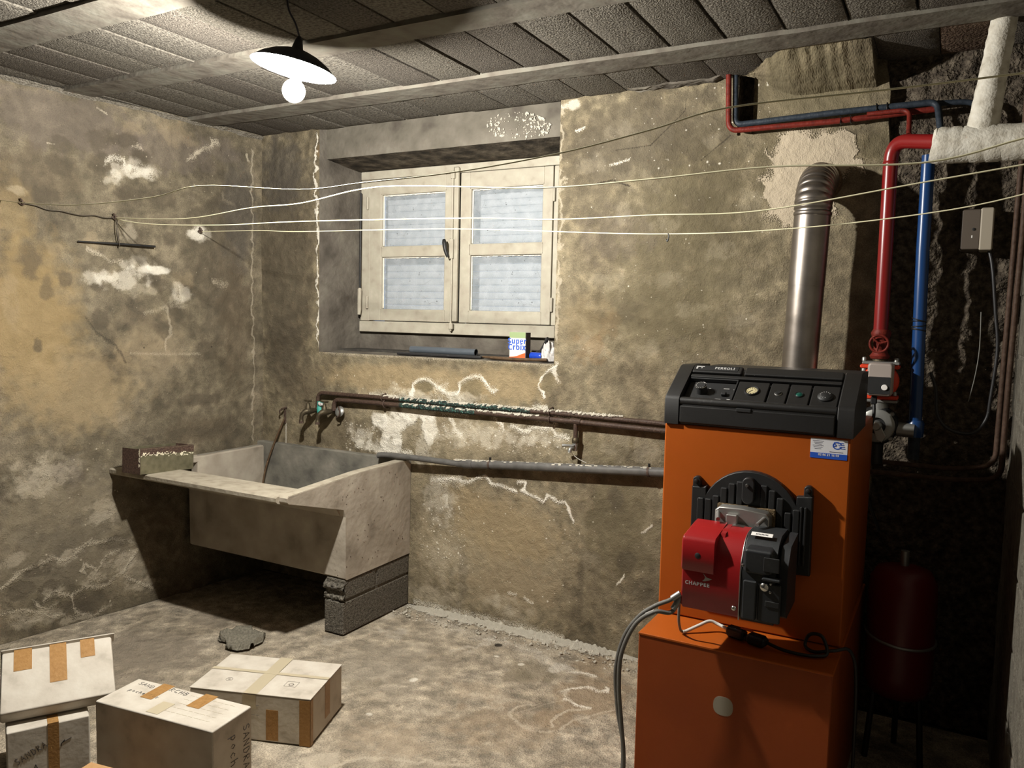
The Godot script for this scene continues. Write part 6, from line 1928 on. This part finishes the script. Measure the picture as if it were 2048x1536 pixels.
func taps_and_pipes() -> void:
	tap(-3.02, .967, "old brass tap with tee handle, the left one over the sink")
	tap(-2.905, .97, "old brass tap with tee handle, the right one over the sink")
	var s := thing("pipe_sleeve", "torn turquoise and white pipe sleeve between the two taps", "sleeve")
	part(s, "wrap", tb([Vector3(-2.965, 1.02, .05), Vector3(-2.962, .97, .055)], .017, 10), M.teal)
	part(s, "wrap", tb([Vector3(-2.95, .99, .07), Vector3(-2.935, .955, .08)], .018, 9), M.teal)
	part(s, "torn_edge", tb(curve([Vector3(-2.955, 1.012, .07), Vector3(-2.935, 1.005, .08), Vector3(-2.92, 1.012, .085)]), .008, 8), M.rag_pale)
	settle(s, Vector3(-2.96, .97, .05))
	var d := thing("valve_cover", "dented pale metal cover plate on the wall right of the taps", "plate")
	part(d, "plate", lt([Vector2(0, .014), Vector2(.016, .013), Vector2(.026, .006), Vector2(.03, 0)], 12, Transform3D(Basis(Vector3.RIGHT, PI / 2 - .3), Vector3(-2.848, .972, .03))), M.zinc)
	part(d, "clip", tb(curve([Vector3(-2.84, 1.0, .05), Vector3(-2.822, .985, .06), Vector3(-2.825, .955, .06), Vector3(-2.85, .94, .05)]), .004, 8), M.old_iron)
	settle(d, Vector3(-2.848, .972, 0))
	# two supply pipes along the wall
	var names := ["upper copper water pipe along the wall above the sink, crusted turquoise and white", "lower copper water pipe along the wall above the sink, with a branch down"]
	for i in 2:
		var t := thing("water_pipe", names[i], "pipe", Vector3.ZERO, "water pipes on the back wall")
		var y := 1.064 if i == 0 else 1.034
		var x0 := -3.0 if i == 0 else -2.885
		var run: Array = [Vector3(x0, .975, .035), Vector3(x0 + .004, y, .032), Vector3(-2.6, y + .002, .03), Vector3(-2.1, y, .03), Vector3(-1.55, y - .001, .03), Vector3(-.40, y - .014, .03)]
		var r := .0108 if i == 0 else .0118
		part(t, "pipe", tb(bends(run, .035, 7), r, 14), M.copper_old)
		part(t, "verdigris", tb([Vector3(-2.45, y + .0018, .03), Vector3(-2.3, y + .0014, .03), Vector3(-2.1, y + .0004, .03), Vector3(-1.9 if i == 0 else -2.05, y, .03), Vector3(-1.7 if i == 0 else -2.0, y - .001, .03)], [r + .0006, r + .0016, r + .002, r + .0016, r + .0005], 12), M.verdigris)
		var cr := MB.new()
		var lo := -2.55 if i == 0 else -2.42
		var hi := -1.25 if i == 0 else -1.66
		for k in 420 if i == 0 else 240:
			var x := lerpf(lo, hi, rng.randf())
			var sz := rng.randf_range(.004, .012)
			var a := rng.randf_range(-1.0, .9)
			cr.box(Vector3(x, y + cos(a) * r, .03 + sin(a) * r), Vector3(sz * 1.8, sz * .6, sz), .002, Basis.from_euler(Vector3(rng.randf(), rng.randf(), rng.randf()) * .8))
		part(t, "salt_crust", cr, M.salt, "white salt crust on the pipe").set_meta("kind", "stuff")
		for x in ([-2.56, -1.6] if i == 0 else [-2.55, -1.6]):
			part(t, "clip", tb([Vector3(x, y + .022, .004), Vector3(x, y + .016, .034), Vector3(x, y, .046), Vector3(x, y - .016, .034), Vector3(x, y - .022, .004)], .0035, 8), M.old_iron)
		if i == 1:
			part(t, "branch", tb([Vector3(-1.470, y, .03), Vector3(-1.469, .955, .03)], .0108, 12), M.copper_old)
			part(t, "tee", tb([Vector3(-1.495, y, .03), Vector3(-1.445, y - .001, .03)], .0145, 12), M.copper_old)
		settle(t, Vector3(x0, y, .03))
	var v := thing("drain_cock", "small corroded drain cock on the branch of the lower pipe", "valve")
	part(v, "nut", lt([Vector2(0, -.012), Vector2(.016, -.012), Vector2(.017, -.006), Vector2(.017, .006), Vector2(.013, .012), Vector2(0, .012)], 8, Transform3D(Basis(), Vector3(-1.469, .948, .03))), M.brass)
	part(v, "body", tb([Vector3(-1.469, .94, .03), Vector3(-1.470, .90, .035)], [.014, .011], 12), M.zinc)
	part(v, "spout", tb(curve([Vector3(-1.47, .918, .035), Vector3(-1.478, .912, .06), Vector3(-1.48, .896, .066)]), .009, 10), M.zinc)
	part(v, "lever", tb([Vector3(-1.468, .926, .05), Vector3(-1.49, .927, .062), Vector3(-1.516, .925, .068)], [.006, .005, .007], 8), M.zinc)
	part(v, "hanging_wire", tb(curve([Vector3(-1.476, .89, .05), Vector3(-1.45, .868, .04), Vector3(-1.415, .85, .025)]), .0016, 6), M.cable_white)
	settle(v, Vector3(-1.469, .90, .03))
	# grey waste pipe
	var w := thing("waste_pipe", "grey plastic waste pipe running from the boiler to the sink", "pipe")
	var nar := MB.new()
	var a0 := Vector3(-2.555, .772, .07)
	var a1 := Vector3(-2.075, .776, .045)
	nar.tube(curve([a0, Vector3(-2.50, .779, .066), Vector3(-2.3, .780, .056), a1]), .0148, 16, false)
	part(w, "narrow_pipe", nar, M.pvc)
	part(w, "open_end", lt([Vector2(.0148, .0), Vector2(.0125, .0), Vector2(.0122, .04), Vector2(0, .04)], 18, along(Vector3(1, .12, -.06), a0)), M.pvc_dark)
	part(w, "reducer", tb([Vector3(-2.09, .776, .045), Vector3(-2.06, .778, .043), Vector3(-2.05, .779, .043), Vector3(-2.0, .783, .042)], [.0165, .0175, .022, .0225], 18), M.pvc)
	part(w, "wide_pipe", tb([Vector3(-2.03, .780, .042), Vector3(-1.81, .798, .042), Vector3(-.55, .887, .042)], .0205, 18), M.pvc)
	for x in [-1.905, -1.115]:
		var y: float = .790 + (x + 1.905) * .071
		part(w, "clamp", lt([Vector2(.0205, -.005), Vector2(.0222, -.005), Vector2(.0222, .005), Vector2(.0205, .005)], 20, along(Vector3(1, .07, 0), Vector3(x, y, .042))), M.old_iron)
		part(w, "clamp_screw", tb([Vector3(x, y + .02, .042), Vector3(x, y + .036, .042)], .006, 8), M.black_iron)
	var crust := MB.new()
	for k in 260:
		var x := lerpf(-2.1, -1.1, pow(rng.randf(), 1.4))
		var y: float = .790 + (x + 1.905) * .071
		var sz := rng.randf_range(.003, .009)
		var a := rng.randf_range(-1.0, .7)
		crust.box(Vector3(x, y + cos(a) * .0205, .042 + sin(a) * .0205), Vector3(sz * 2.0, sz * .4, sz), .0015, Basis(Vector3.BACK, .07) * Basis(Vector3.RIGHT, a))
	part(w, "salt_crust", crust, M.salt, "white salt crust on the pipe").set_meta("kind", "stuff")
	settle(w, Vector3(-2.0, .77, .04))
	# stick standing in the sink and the nail fitting above
	solo("wooden_stick", tb(curve([Vector3(-3.262, .895, .016), Vector3(-3.31, .75, .05), Vector3(-3.345, .60, .08), Vector3(-3.36, .372, .11)]), .0055, 8), M.wood, "thin wooden stick leaning in the corner of the sink", "stick")
	var cl := thing("wall_cleat", "rusty iron cleat on the wall above the thin stick", "cleat")
	part(cl, "pin", tb([Vector3(-3.262, .96, .0), Vector3(-3.262, .955, .035)], .006, 8), M.old_iron)
	part(cl, "strap", mm(-3.272, -3.256, .87, .955, .004, .012, .003), M.old_iron)
	part(cl, "hook", tb(curve([Vector3(-3.264, .95, .03), Vector3(-3.278, .945, .035), Vector3(-3.28, .925, .03)]), .004, 8), M.old_iron)
	part(cl, "drip", mm(-3.266, -3.259, .76, .875, .0, .004, .001), M.salt)
	settle(cl, Vector3(-3.264, .87, 0))

# ------------------------------------------------------------------ window sill
func sill_things() -> void:
	var t := thing("pipe_offcut", "short offcut of dark grey plastic pipe lying on the window sill", "pipe")
	var b := MB.new()
	b.tube([Vector3(-2.49, 1.3145, -.115), Vector3(-2.085, 1.3145, -.105)], .018, 20, false)
	part(t, "outside", b, M.pvc_dark)
	part(t, "bore", lt([Vector2(.018, 0), Vector2(.0145, 0), Vector2(.0145, -.08), Vector2(0, -.08)], 20, along(Vector3(1, 0, .025), Vector3(-2.085, 1.3145, -.105))), M.black_deep)
	settle(t, Vector3(-2.29, 1.297, -.11))
	solo("dark_strip", bx(Vector3(-2.27, 1.295, -.055), Vector3(.50, .012, .04), .003, Basis(Vector3.UP, .03)), M.bakelite, "flat dark strip lying on the sill before the grey pipe offcut", "strip")
	t = thing("detergent_box", "small white detergent box with blue lettering on the window sill", "box")
	var x0 := -1.874
	var x1 := -1.786
	var z := -.065
	part(t, "carton", mm(x0, x1, 1.292, 1.424, z - .052, z, .002), M.carton_white)
	part(t, "green_top", mm(x0 + .0006, x1 - .0006, 1.396, 1.4235, z, z + .0006, .0002), M.carton_green)
	part(t, "orange_wave", pr([Vector2(x0 + .001, 1.294), Vector2(x1 - .001, 1.294), Vector2(x1 - .001, 1.326), Vector2(x1 - .02, 1.320), Vector2(x1 - .045, 1.310), Vector2(x0 + .02, 1.306), Vector2(x0 + .001, 1.305)], z, z + .0006), M.carton_orange)
	part(t, "dark_side", mm(x1, x1 + .0006, 1.294, 1.422, z - .050, z - .002, .0002), M.box_brown)
	lettering(t, "Super", .026, Transform3D(Basis(), Vector3((x0 + x1) / 2 - .002, 1.381, z + .0006)), M.blue_print, 1.0)
	lettering(t, "Croix", .028, Transform3D(Basis(), Vector3((x0 + x1) / 2 - .002, 1.352, z + .0006)), M.blue_print, 1.0)
	settle(t, Vector3(-1.83, 1.292, -.09))
	solo("wooden_lath", tb(curve([Vector3(-2.02, 1.298, -.06), Vector3(-1.9, 1.296, -.035), Vector3(-1.78, 1.296, -.03), Vector3(-1.66, 1.299, -.045)]), [.004, .005, .006, .007, .008, .008, .008, .008, .008, .008, .008, .008, .008, .008, .008, .008, .008, .008, .007], 8), M.wood, "thin curved wooden lath lying before the detergent box", "lath")
	t = thing("blue_bottle", "small blue plastic bottle lying behind the detergent box", "bottle")
	part(t, "body", tb([Vector3(-1.775, 1.312, -.10), Vector3(-1.77, 1.312, -.10), Vector3(-1.715, 1.312, -.085), Vector3(-1.705, 1.312, -.082)], [.012, .018, .018, .010], 16), M.bottle_blue)
	part(t, "cap", tb([Vector3(-1.706, 1.312, -.083), Vector3(-1.688, 1.312, -.078)], .009, 12), M.bakelite)
	settle(t, Vector3(-1.74, 1.294, -.09))
	t = thing("hand_brush", "small black handled brush standing in the corner of the sill", "brush")
	part(t, "handle", tb(curve([Vector3(-1.745, 1.325, -.13), Vector3(-1.72, 1.36, -.125), Vector3(-1.70, 1.392, -.12)]), .007, 10), M.bakelite)
	part(t, "tip", tb([Vector3(-1.703, 1.388, -.12), Vector3(-1.692, 1.396, -.118)], .011, 10), M.bakelite)
	part(t, "bristles", tb([Vector3(-1.775, 1.297, -.135), Vector3(-1.742, 1.328, -.13)], [.022, .015], 12), M.bakelite)
	settle(t, Vector3(-1.75, 1.294, -.13))
	blob_thing("crumpled_cloth", Vector3(-1.672, 1.292, -.085), Vector3(.034, .085, .035), 91, M.rag_pale, "crumpled pale cloth in the right corner of the sill", "cloth")

func blob_thing(called: String, base: Vector3, size: Vector3, sd: int, m: Material, label: String, category: String) -> void:
	var n := noise(sd, 2.2, 3)
	var b := MB.new()
	b.sheet(30, 18, func(s, u):
		var a: float = s * TAU
		var e: float = u * PI * .5
		var d := Vector3(cos(a) * cos(e), sin(e), sin(a) * cos(e))
		var k := 1.0 + .38 * n.get_noise_3d(d.x + .001, d.y, d.z) + .12 * sin(a * 5.0 + u * 4.0) * cos(e)
		return base + d * size * k, Vector3.ZERO)
	fix(b, base + Vector3(0, size.y * .3, 0))
	solo(called, b, m, label, category)

func fix(b: MB, c: Vector3) -> void:      # turn normals of a closed heap outward
	for i in b.v.size():
		if b.n[i].dot(b.v[i] - c) < 0.0:
			b.n[i] = -b.n[i]
	var old := b.ix
	b.ix = PackedInt32Array()
	for k in range(0, old.size(), 3):
		b.tri(old[k], old[k + 1], old[k + 2])

# ------------------------------------------------------------------ cartons
func strip(parent: Node, called: String, c: Vector3, size: Vector3, m: Material) -> void:
	part(parent, called, bx(c, size, .0002), m)

func carton(label: String, size: Vector3, at: Vector3, basis: Basis) -> Node3D:
	var t := thing("carton", label, "carton", at, "white cardboard boxes on the floor")
	t.basis = basis
	part(t, "box", bx(Vector3(0, size.y / 2, 0), size, .005), M.card)
	return t

func cartons() -> void:
	# lying flat, right
	var s := Vector3(.45, .165, .292)
	var t := carton("flat white carton with pale crossed tape lying rightmost on the floor", s, Vector3(-2.122, .001, 1.243), Basis(Vector3.UP, deg_to_rad(19.6)))
	var lid := MB.new()
	lid.box(Vector3(0, s.y + .002, .066), Vector3(s.x + .002, .004, .160), .0015, Basis(Vector3.RIGHT, -.006))
	lid.box(Vector3(0, s.y + .001, -.081), Vector3(s.x + .002, .003, .130), .0012)
	part(t, "flap", lid, M.card)
	strip(t, "tape", Vector3(.004, s.y + .0047, .0), Vector3(.05, .0008, s.z + .004), M.tape_pale)
	strip(t, "tape", Vector3(0, s.y + .0052, -.016), Vector3(s.x + .004, .0008, .018), M.tape_pale)
	strip(t, "tape", Vector3(.085, .062, s.z / 2 + .0005), Vector3(.045, .11, .0008), M.tape)
	strip(t, "tape", Vector3(s.x / 2 - .02, .081, s.z / 2 + .0006), Vector3(.04, .163, .0008), M.tape)
	strip(t, "tape", Vector3(s.x / 2 + .0006, .081, s.z / 2 - .012), Vector3(.0008, .163, .022), M.tape)
	strip(t, "tape", Vector3(s.x / 2 + .0006, .10, -.005), Vector3(.0008, .13, .045), M.tape)
	strip(t, "tape", Vector3(.0, .14, s.z / 2 + .0005), Vector3(.05, .05, .0008), M.tape_pale)
	var mk := MB.new()
	for k in 20:
		var a := TAU * k / 20.0
		mk.box(Vector3(-.12 + cos(a) * .012, s.y + .0046, .061 + sin(a) * .012), Vector3(.004, .0006, .0012), .0001, Basis(Vector3.UP, -a + PI / 2))
	mk.box(Vector3(-.12, s.y + .0046, .061), Vector3(.010, .0006, .003), .0001, Basis(Vector3.UP, .6))
	mk.box(Vector3(-.12, s.y + .0046, .061), Vector3(.010, .0006, .003), .0001, Basis(Vector3.UP, -.6))
	for q in [[0, -.019, .044, .001], [0, .019, .044, .001], [-.022, 0, .001, .038], [.022, 0, .001, .038]]:
		mk.box(Vector3(.114 + q[0], s.y + .0046, .052 + q[1]), Vector3(q[2], .0006, q[3]), .0001)
	for k in 14:
		var a := TAU * k / 14.0
		mk.box(Vector3(.114 + cos(a) * .008, s.y + .0046, .055 + sin(a) * .008), Vector3(.004, .0006, .002), .0001, Basis(Vector3.UP, -a))
	part(t, "stamp", mk, M.ink_faint, "small printed handling symbols")
	var fp := MB.new()
	for k in 22:
		fp.box(Vector3(-.13 + (k % 11) * .016, .128 - (k / 11) * .035, s.z / 2 + .0004), Vector3(.010 + (k % 3) * .002, .002, .0004), .0001)
	part(t, "small_print", fp, M.ink_faint).set_meta("kind", "stuff")
	var front := Transform3D(Basis(), Vector3(-.19, .07, s.z / 2))
	handwriting(t, "Pochette".to_lower().substr(0, 6), Vector2(.02, .022), .0009, front, M.ink_faint)
	# standing on its side, middle
	s = Vector3(.455, .294, .170)
	t = carton("white carton standing on its side in the middle, two brown tapes on top", s, Vector3(-2.022, .001, 1.728), Basis(Vector3.UP, deg_to_rad(7.3)))
	var topf := func(x: float, z: float, turn: float) -> Transform3D: return Transform3D(Basis(Vector3.UP, turn) * Basis(Vector3.RIGHT, -PI / 2), Vector3(x, s.y, z))
	strip(t, "tape", Vector3(-.10, s.y + .0006, -.038), Vector3(.045, .0008, .098), M.tape)
	strip(t, "tape", Vector3(.072, s.y + .0006, -.045), Vector3(.048, .0008, .085), M.tape)
	strip(t, "tape", Vector3(-.012, s.y + .0006, .038), Vector3(.045, .0008, .07), M.tape_pale)
	strip(t, "tape", Vector3(.19, .05, s.z / 2 + .0006), Vector3(.06, .10, .0008), M.tape)
	strip(t, "tape", Vector3(s.x / 2 + .0006, .06, .02), Vector3(.0008, .10, .12), M.tape)
	handwriting(t, "SAND", Vector2(.017, .016), .0008, topf.call(-.197, -.052, -.1), M.ink)
	handwriting(t, "RCHB", Vector2(.02, .018), .0008, topf.call(-.075, -.056, -.06), M.ink)
	handwriting(t, "pochettes", Vector2(.014, .014), .0008, topf.call(-.19, -.006, -.03), M.ink)
	var tp := MB.new()
	for k in 40:
		tp.box(Vector3(.02 + (k % 8) * .022, s.y + .0003, -.06 + (k / 8) * .026), Vector3(.014 + (k % 3) * .003, .0004, .0012), .0001)
	part(t, "small_print", tp, M.tape_pale).set_meta("kind", "stuff")
	var endf := Transform3D(Basis(Vector3(0, -1, 0), Vector3(0, 0, -1), Vector3(1, 0, 0)), Vector3(s.x / 2, .25, -.045))
	handwriting(t, "SANDRA", Vector2(.024, .026), .0010, endf, M.ink)
	endf.origin = Vector3(s.x / 2, .245, .01)
	handwriting(t, "poche", Vector2(.026, .03), .0010, endf, M.ink)
	# lower left, with name on its end
	s = Vector3(.222, .225, .30)
	var yaw := atan2(.88, .47)
	t = carton("bulging white carton at the lower left with writing and a vertical tape", s, Vector3(-2.476, .001, 1.8495), Basis(Vector3.UP, yaw))
	strip(t, "tape", Vector3(.012, .115, s.z / 2 + .0006), Vector3(.03, .225, .0008), M.tape)
	strip(t, "tape", Vector3(.012, s.y + .0004, .12), Vector3(.03, .0008, .06), M.tape)
	var ff := Transform3D(Basis(Vector3.BACK, .45), Vector3(-.085, .118, s.z / 2))
	handwriting(t, "SANDRA", Vector2(.0155, .02), .0009, ff, M.ink)
	handwriting(t, "M1", Vector2(.022, .03), .0011, Transform3D(Basis(Vector3.BACK, .4), Vector3(-.055, .068, s.z / 2)), M.ink)
	var ar := MB.new()
	ar.tube([Vector3(.042, .165, s.z / 2 + .0004), Vector3(.032, .155, s.z / 2 + .0004), Vector3(.032, .148, s.z / 2 + .0004)], .0014, 5)
	ar.tube([Vector3(.036, .158, s.z / 2 + .0004), Vector3(.06, .168, s.z / 2 + .0004)], .0008, 5)
	part(t, "handwriting", ar, M.ink)
	var side := MB.new()
	side.sheet(10, 10, func(u, v): return Vector3(lerpf(-.105, .105, u), lerpf(.008, .217, v), s.z / 2 - .004 + .0 * u), Vector3.BACK)
	part(t, "flap", bx(Vector3(0, .225 + .05, -.085), Vector3(.20, .10, .004), .001), M.card)
	# tilted on top of it
	t = thing("carton", "tilted white carton with three brown tape strips, topmost at far left", "carton", Vector3.ZERO, "white cardboard boxes on the floor")
	t.transform = Transform3D(Basis.from_euler(Vector3(deg_to_rad(-59.3), deg_to_rad(58.9), 0)), Vector3(-2.441, .3285, 1.827))
	var w := .315
	var h := .228
	part(t, "box", bx(Vector3(0, 0, -.025), Vector3(w, h, .05), .006), M.card)
	part(t, "flap", bx(Vector3(.004, h / 2 + .001, -.012), Vector3(w + .012, .006, .034), .003, Basis(Vector3.RIGHT, -.25)), M.card)
	for q in [[-.098, .05, .085], [.0, .048, .15], [.085, .042, .075]]:
		strip(t, "tape", Vector3(q[0], h / 2 - q[2] / 2 + .004, .0006), Vector3(q[1], q[2], .0008), M.tape)
		strip(t, "tape", Vector3(q[0], h / 2 + .0048, -.012), Vector3(q[1], .0008, .032), M.tape)
	# brown one at the lower edge
	t = thing("brown_carton", "corner of a small brown cardboard box at the bottom left edge", "carton")
	part(t, "box", bx(Vector3(0, .091, 0), Vector3(.20, .182, .16), .008), M.card_inside)
	t.transform = Transform3D(Basis(Vector3.UP, deg_to_rad(9.8)), Vector3(-2.01, .001, 1.992))

# ------------------------------------------------------------------ lines across the room
const HOOKS := [Vector3(-3.589, 1.938, 1.251), Vector3(-3.543, 1.922, .845), Vector3(-3.492, 1.904, .392)]

func washing_line(label: String, pts: Array, a: Vector2, b: Vector2, r: float) -> void:
	var q := []
	for i in range(0, pts.size(), 2):
		var x: float = pts[i]
		q.append(Vector3(x, pts[i + 1], lerpf(a.y, b.y, (x - a.x) / (b.x - a.x))))
	solo("clothesline", tb(curve(q, 6), r, 7), M.line, label, "clothesline", "washing lines across the room")

func clotheslines() -> void:
	var e := Vector2(.19, .9)
	washing_line("topmost pale washing line, rising right above the window's corner", [-3.6, 1.942, -3.41, 1.919, -2.95, 1.88, -2.43, 1.872, -2.14, 1.889, -1.66, 1.841, -1.41, 1.84, -1.09, 1.84, -.79, 1.855, -.57, 1.88, -.41, 1.903, -.13, 1.896, .07, 1.893, .19, 1.893], Vector2(-3.6, 1.331), Vector2(.19, 1.8), .0017)
	washing_line("second pale washing line from the top, crossing the upper window sashes", [-3.535, 1.922, -2.89, 1.88, -2.42, 1.893, -2.11, 1.888, -1.79, 1.911, -1.54, 1.902, -1.04, 1.854, -.7, 1.847, -.39, 1.847, -.08, 1.824, .09, 1.852, .19, 1.868], Vector2(-3.543, .845), Vector2(.19, 1.5), .0021)
	washing_line("third pale washing line from the top, crossing the upper panes", [-3.535, 1.918, -3.27, 1.883, -2.8, 1.861, -2.33, 1.858, -1.52, 1.838, -1.19, 1.82, -.85, 1.82, -.52, 1.818, -.1, 1.873, .19, 1.912], Vector2(-3.543, .845), e, .0021)
	washing_line("lowest pale washing line, just above the middle of the window", [-3.48, 1.902, -2.98, 1.885, -2.68, 1.866, -1.75, 1.834, -.9, 1.777, -.43, 1.773, -.03, 1.802, .19, 1.845], Vector2(-3.492, .392), e, .0018)
	var names := ["rusty wall hook at the far left holding the knotted dark wire", "rusty wall hook from which the black rod hangs", "rusty wall hook nearest the corner, holding the lowest line"]
	for i in 3:
		var h: Vector3 = HOOKS[i]
		var b := MB.new()
		b.tube(curve([h + Vector3(-.03, .004, 0), h + Vector3(.012, .0, 0), h + Vector3(.024, -.004, .004), h + Vector3(.026, .01, .008), h + Vector3(.016, .018, .01)]), .0038, 8)
		b.tube(curve([h + Vector3(.012, .006, -.012), h + Vector3(.02, -.008, .0), h + Vector3(.012, .002, .014), h + Vector3(.022, .008, .0)]), .003, 6)
		solo("wall_hook", b, M.old_iron, names[i], "hook", "hooks on the left wall")
	var wy := []
	for k in 9:
		var s := k / 8.0
		wy.append(HOOKS[0].lerp(HOOKS[1], s) + Vector3(.02, -.012 * sin(s * PI) + .004 * sin(s * 19.0), 0))
	solo("dark_wire", tb(curve(wy, 4), .0022, 6), M.line_dark, "dark twisted wire stretched between the two left hooks", "wire")
	# rod slung from the middle hook
	var t := thing("hanging_rod", "thin black rod hanging from a loop on the left wall", "rod")
	var o := Vector3(.024, 0, 0)
	part(t, "rod", tb([Vector3(-3.566, 1.795, 1.024) + o, Vector3(-3.544, 1.800, .835) + o, Vector3(-3.522, 1.803, .652) + o], [.0035, .0055, .0055], 8), M.black_iron)
	part(t, "cord_loop", tb(curve([HOOKS[1] + Vector3(.022, -.004, .002), Vector3(-3.515, 1.86, .848), Vector3(-3.508, 1.80, .84), Vector3(-3.516, 1.788, .834), Vector3(-3.524, 1.80, .828), Vector3(-3.518, 1.86, .838), HOOKS[1] + Vector3(.022, -.002, -.004)]), .0022, 6), M.line_dark)
	settle(t, Vector3(-3.52, 1.80, .84))

# ------------------------------------------------------------------ hoses and cables at the burner
func hoses_and_cables() -> void:
	var runs := [
		[Vector3(-.648, .712, 1.09), Vector3(-.675, .69, 1.10), Vector3(-.715, .668, 1.11), Vector3(-.76, .63, 1.12), Vector3(-.802, .56, 1.125), Vector3(-.822, .46, 1.13), Vector3(-.812, .34, 1.13), Vector3(-.792, .24, 1.13), Vector3(-.792, .14, 1.13), Vector3(-.82, .02, 1.12)],
		[Vector3(-.648, .70, 1.085), Vector3(-.67, .655, 1.10), Vector3(-.712, .655, 1.125), Vector3(-.765, .61, 1.135), Vector3(-.80, .52, 1.145), Vector3(-.805, .42, 1.145), Vector3(-.795, .32, 1.145), Vector3(-.782, .20, 1.145), Vector3(-.79, .11, 1.145), Vector3(-.81, .02, 1.14)]]
	var lab := ["outer braided grey oil hose hanging from the burner to the floor", "inner braided grey oil hose hanging from the burner to the floor"]
	for i in 2:
		var t := thing("oil_hose", lab[i], "hose", Vector3.ZERO, "oil hoses of the burner")
		part(t, "hose", tb(curve(runs[i], 8), .0064, 10), M.braid)
		part(t, "ferrule", tb([runs[i][0], runs[i][0].lerp(runs[i][1], .8)], .0095, 10), M.zinc)
		part(t, "end_fitting", tb([runs[i][8], runs[i][8].lerp(runs[i][9], .7)], .0095, 10), M.zinc)
		settle(t, runs[i][9])
	solo("hose_tag", bx(Vector3(-.722, .648, 1.128), Vector3(.03, .016, .002), .0005, Basis(Vector3.BACK, .55)), M.white_print, "small white tag on the oil hoses", "tag")
	# plug and socket lying on the base
	var y := .558
	var t := thing("cable_plug", "black plug and coupler lying on the orange base under the burner", "plug")
	var bs := Basis(Vector3.UP, -.28)
	var c := Vector3(-.515, y + .018, .95)
	part(t, "coupler", bx(c, Vector3(.062, .034, .034), .009, bs), M.cable_black)
	part(t, "plug", bx(c + bs * Vector3(.066, -.002, .0), Vector3(.062, .032, .040), .010, bs), M.cable_black)
	part(t, "bridge", bx(c + bs * Vector3(.034, -.006, .0), Vector3(.03, .016, .02), .004, bs), M.bakelite)
	part(t, "rust_dust", bx(c + bs * Vector3(.03, .0165, -.006), Vector3(.04, .002, .016), .0008, bs), M.carton_orange)
	settle(t, c - Vector3(0, .018, 0))
	solo("white_cable", tb(curve([Vector3(-.545, y + .02, .942), Vector3(-.575, y + .024, .93), Vector3(-.60, y + .03, .935), Vector3(-.625, y + .02, .96), Vector3(-.655, y + .006, .99), Vector3(-.662, y + .006, 1.0)]), .0052, 9), M.cable_white, "short white cable end leading into the black coupler", "cable")
	solo("black_cable", tb(curve([Vector3(-.42, y + .016, .975), Vector3(-.38, y + .01, .985), Vector3(-.33, y + .007, .985), Vector3(-.285, y + .008, .975), Vector3(-.262, y + .012, .95), Vector3(-.28, y + .05, .93), Vector3(-.315, y + .045, .92), Vector3(-.325, y + .012, .925), Vector3(-.295, y + .007, .945), Vector3(-.245, y + .02, .94), Vector3(-.205, y + .01, .9), Vector3(-.19, y - .12, .85), Vector3(-.19, .01, .80)]), .005, 9), M.cable_black, "black cable looping off the right end of the base", "cable")
	solo("grey_lead", tb(curve([Vector3(-.642, .705, 1.06), Vector3(-.66, .68, 1.05), Vector3(-.665, .62, 1.04), Vector3(-.668, .575, 1.01), Vector3(-.664, y + .006, 1.0)]), .004, 8), M.cable_grey, "thin grey lead dropping from the burner's left side", "cable")

func small_things() -> void:
	# dried rag on the floor
	var n := noise(95, 1.2, 2)
	var fold := noise(96, 2.6, 2)
	var b := MB.new()
	b.sheet(44, 30, func(s, u):
		var x := lerpf(-2.88, -2.64, s)
		var z: float = lerpf(.68, .90, u) + .05 * (s - .5)
		var q := Vector2(s - .5, u - .5)
		var rad := .47 + .12 * n.get_noise_2d(q.x * 2.0, q.y * 2.0) - .10 * exp(-pow((q.x + .05) * 7.0, 2.0)) * (1.0 if q.y > .0 else 0.0)
		var d := q.length()
		if d > rad:
			q *= rad / d
			x = lerpf(-2.88, -2.64, q.x + .5)
			z = lerpf(.68, .90, q.y + .5) + .05 * q.x
		var hgt := .008 + .012 * absf(fold.get_noise_2d(q.x * .5 + q.y * .8, q.y * .25)) * 2.0 + .012 * smoothstep(.2, .45, d)
		if d > rad:
			hgt = .002 + .008 * (rad / d)
		return Vector3(x, hgt, z), Vector3.UP)
	solo("dried_rag", b, M.rag, "stiff grey green rag lying crumpled on the floor before the sink", "rag")
	solo("line_hook", tb(curve([Vector3(-.835, 1.776, .759), Vector3(-.832, 1.766, .761), Vector3(-.835, 1.750, .762), Vector3(-.840, 1.757, .760)]), .0022, 6), M.black_iron, "tiny black wire hook left on the lowest washing line", "hook")
	# cable from the pump
	solo("pump_cable", tb(curve([Vector3(-.238, 1.22, .205), Vector3(-.236, 1.17, .215), Vector3(-.25, 1.10, .21), Vector3(-.262, 1.02, .19), Vector3(-.25, .9, .17), Vector3(-.2, .75, .15)]), .0058, 9), M.cable_black, "black cable hanging from the circulation pump past the round valve", "cable")
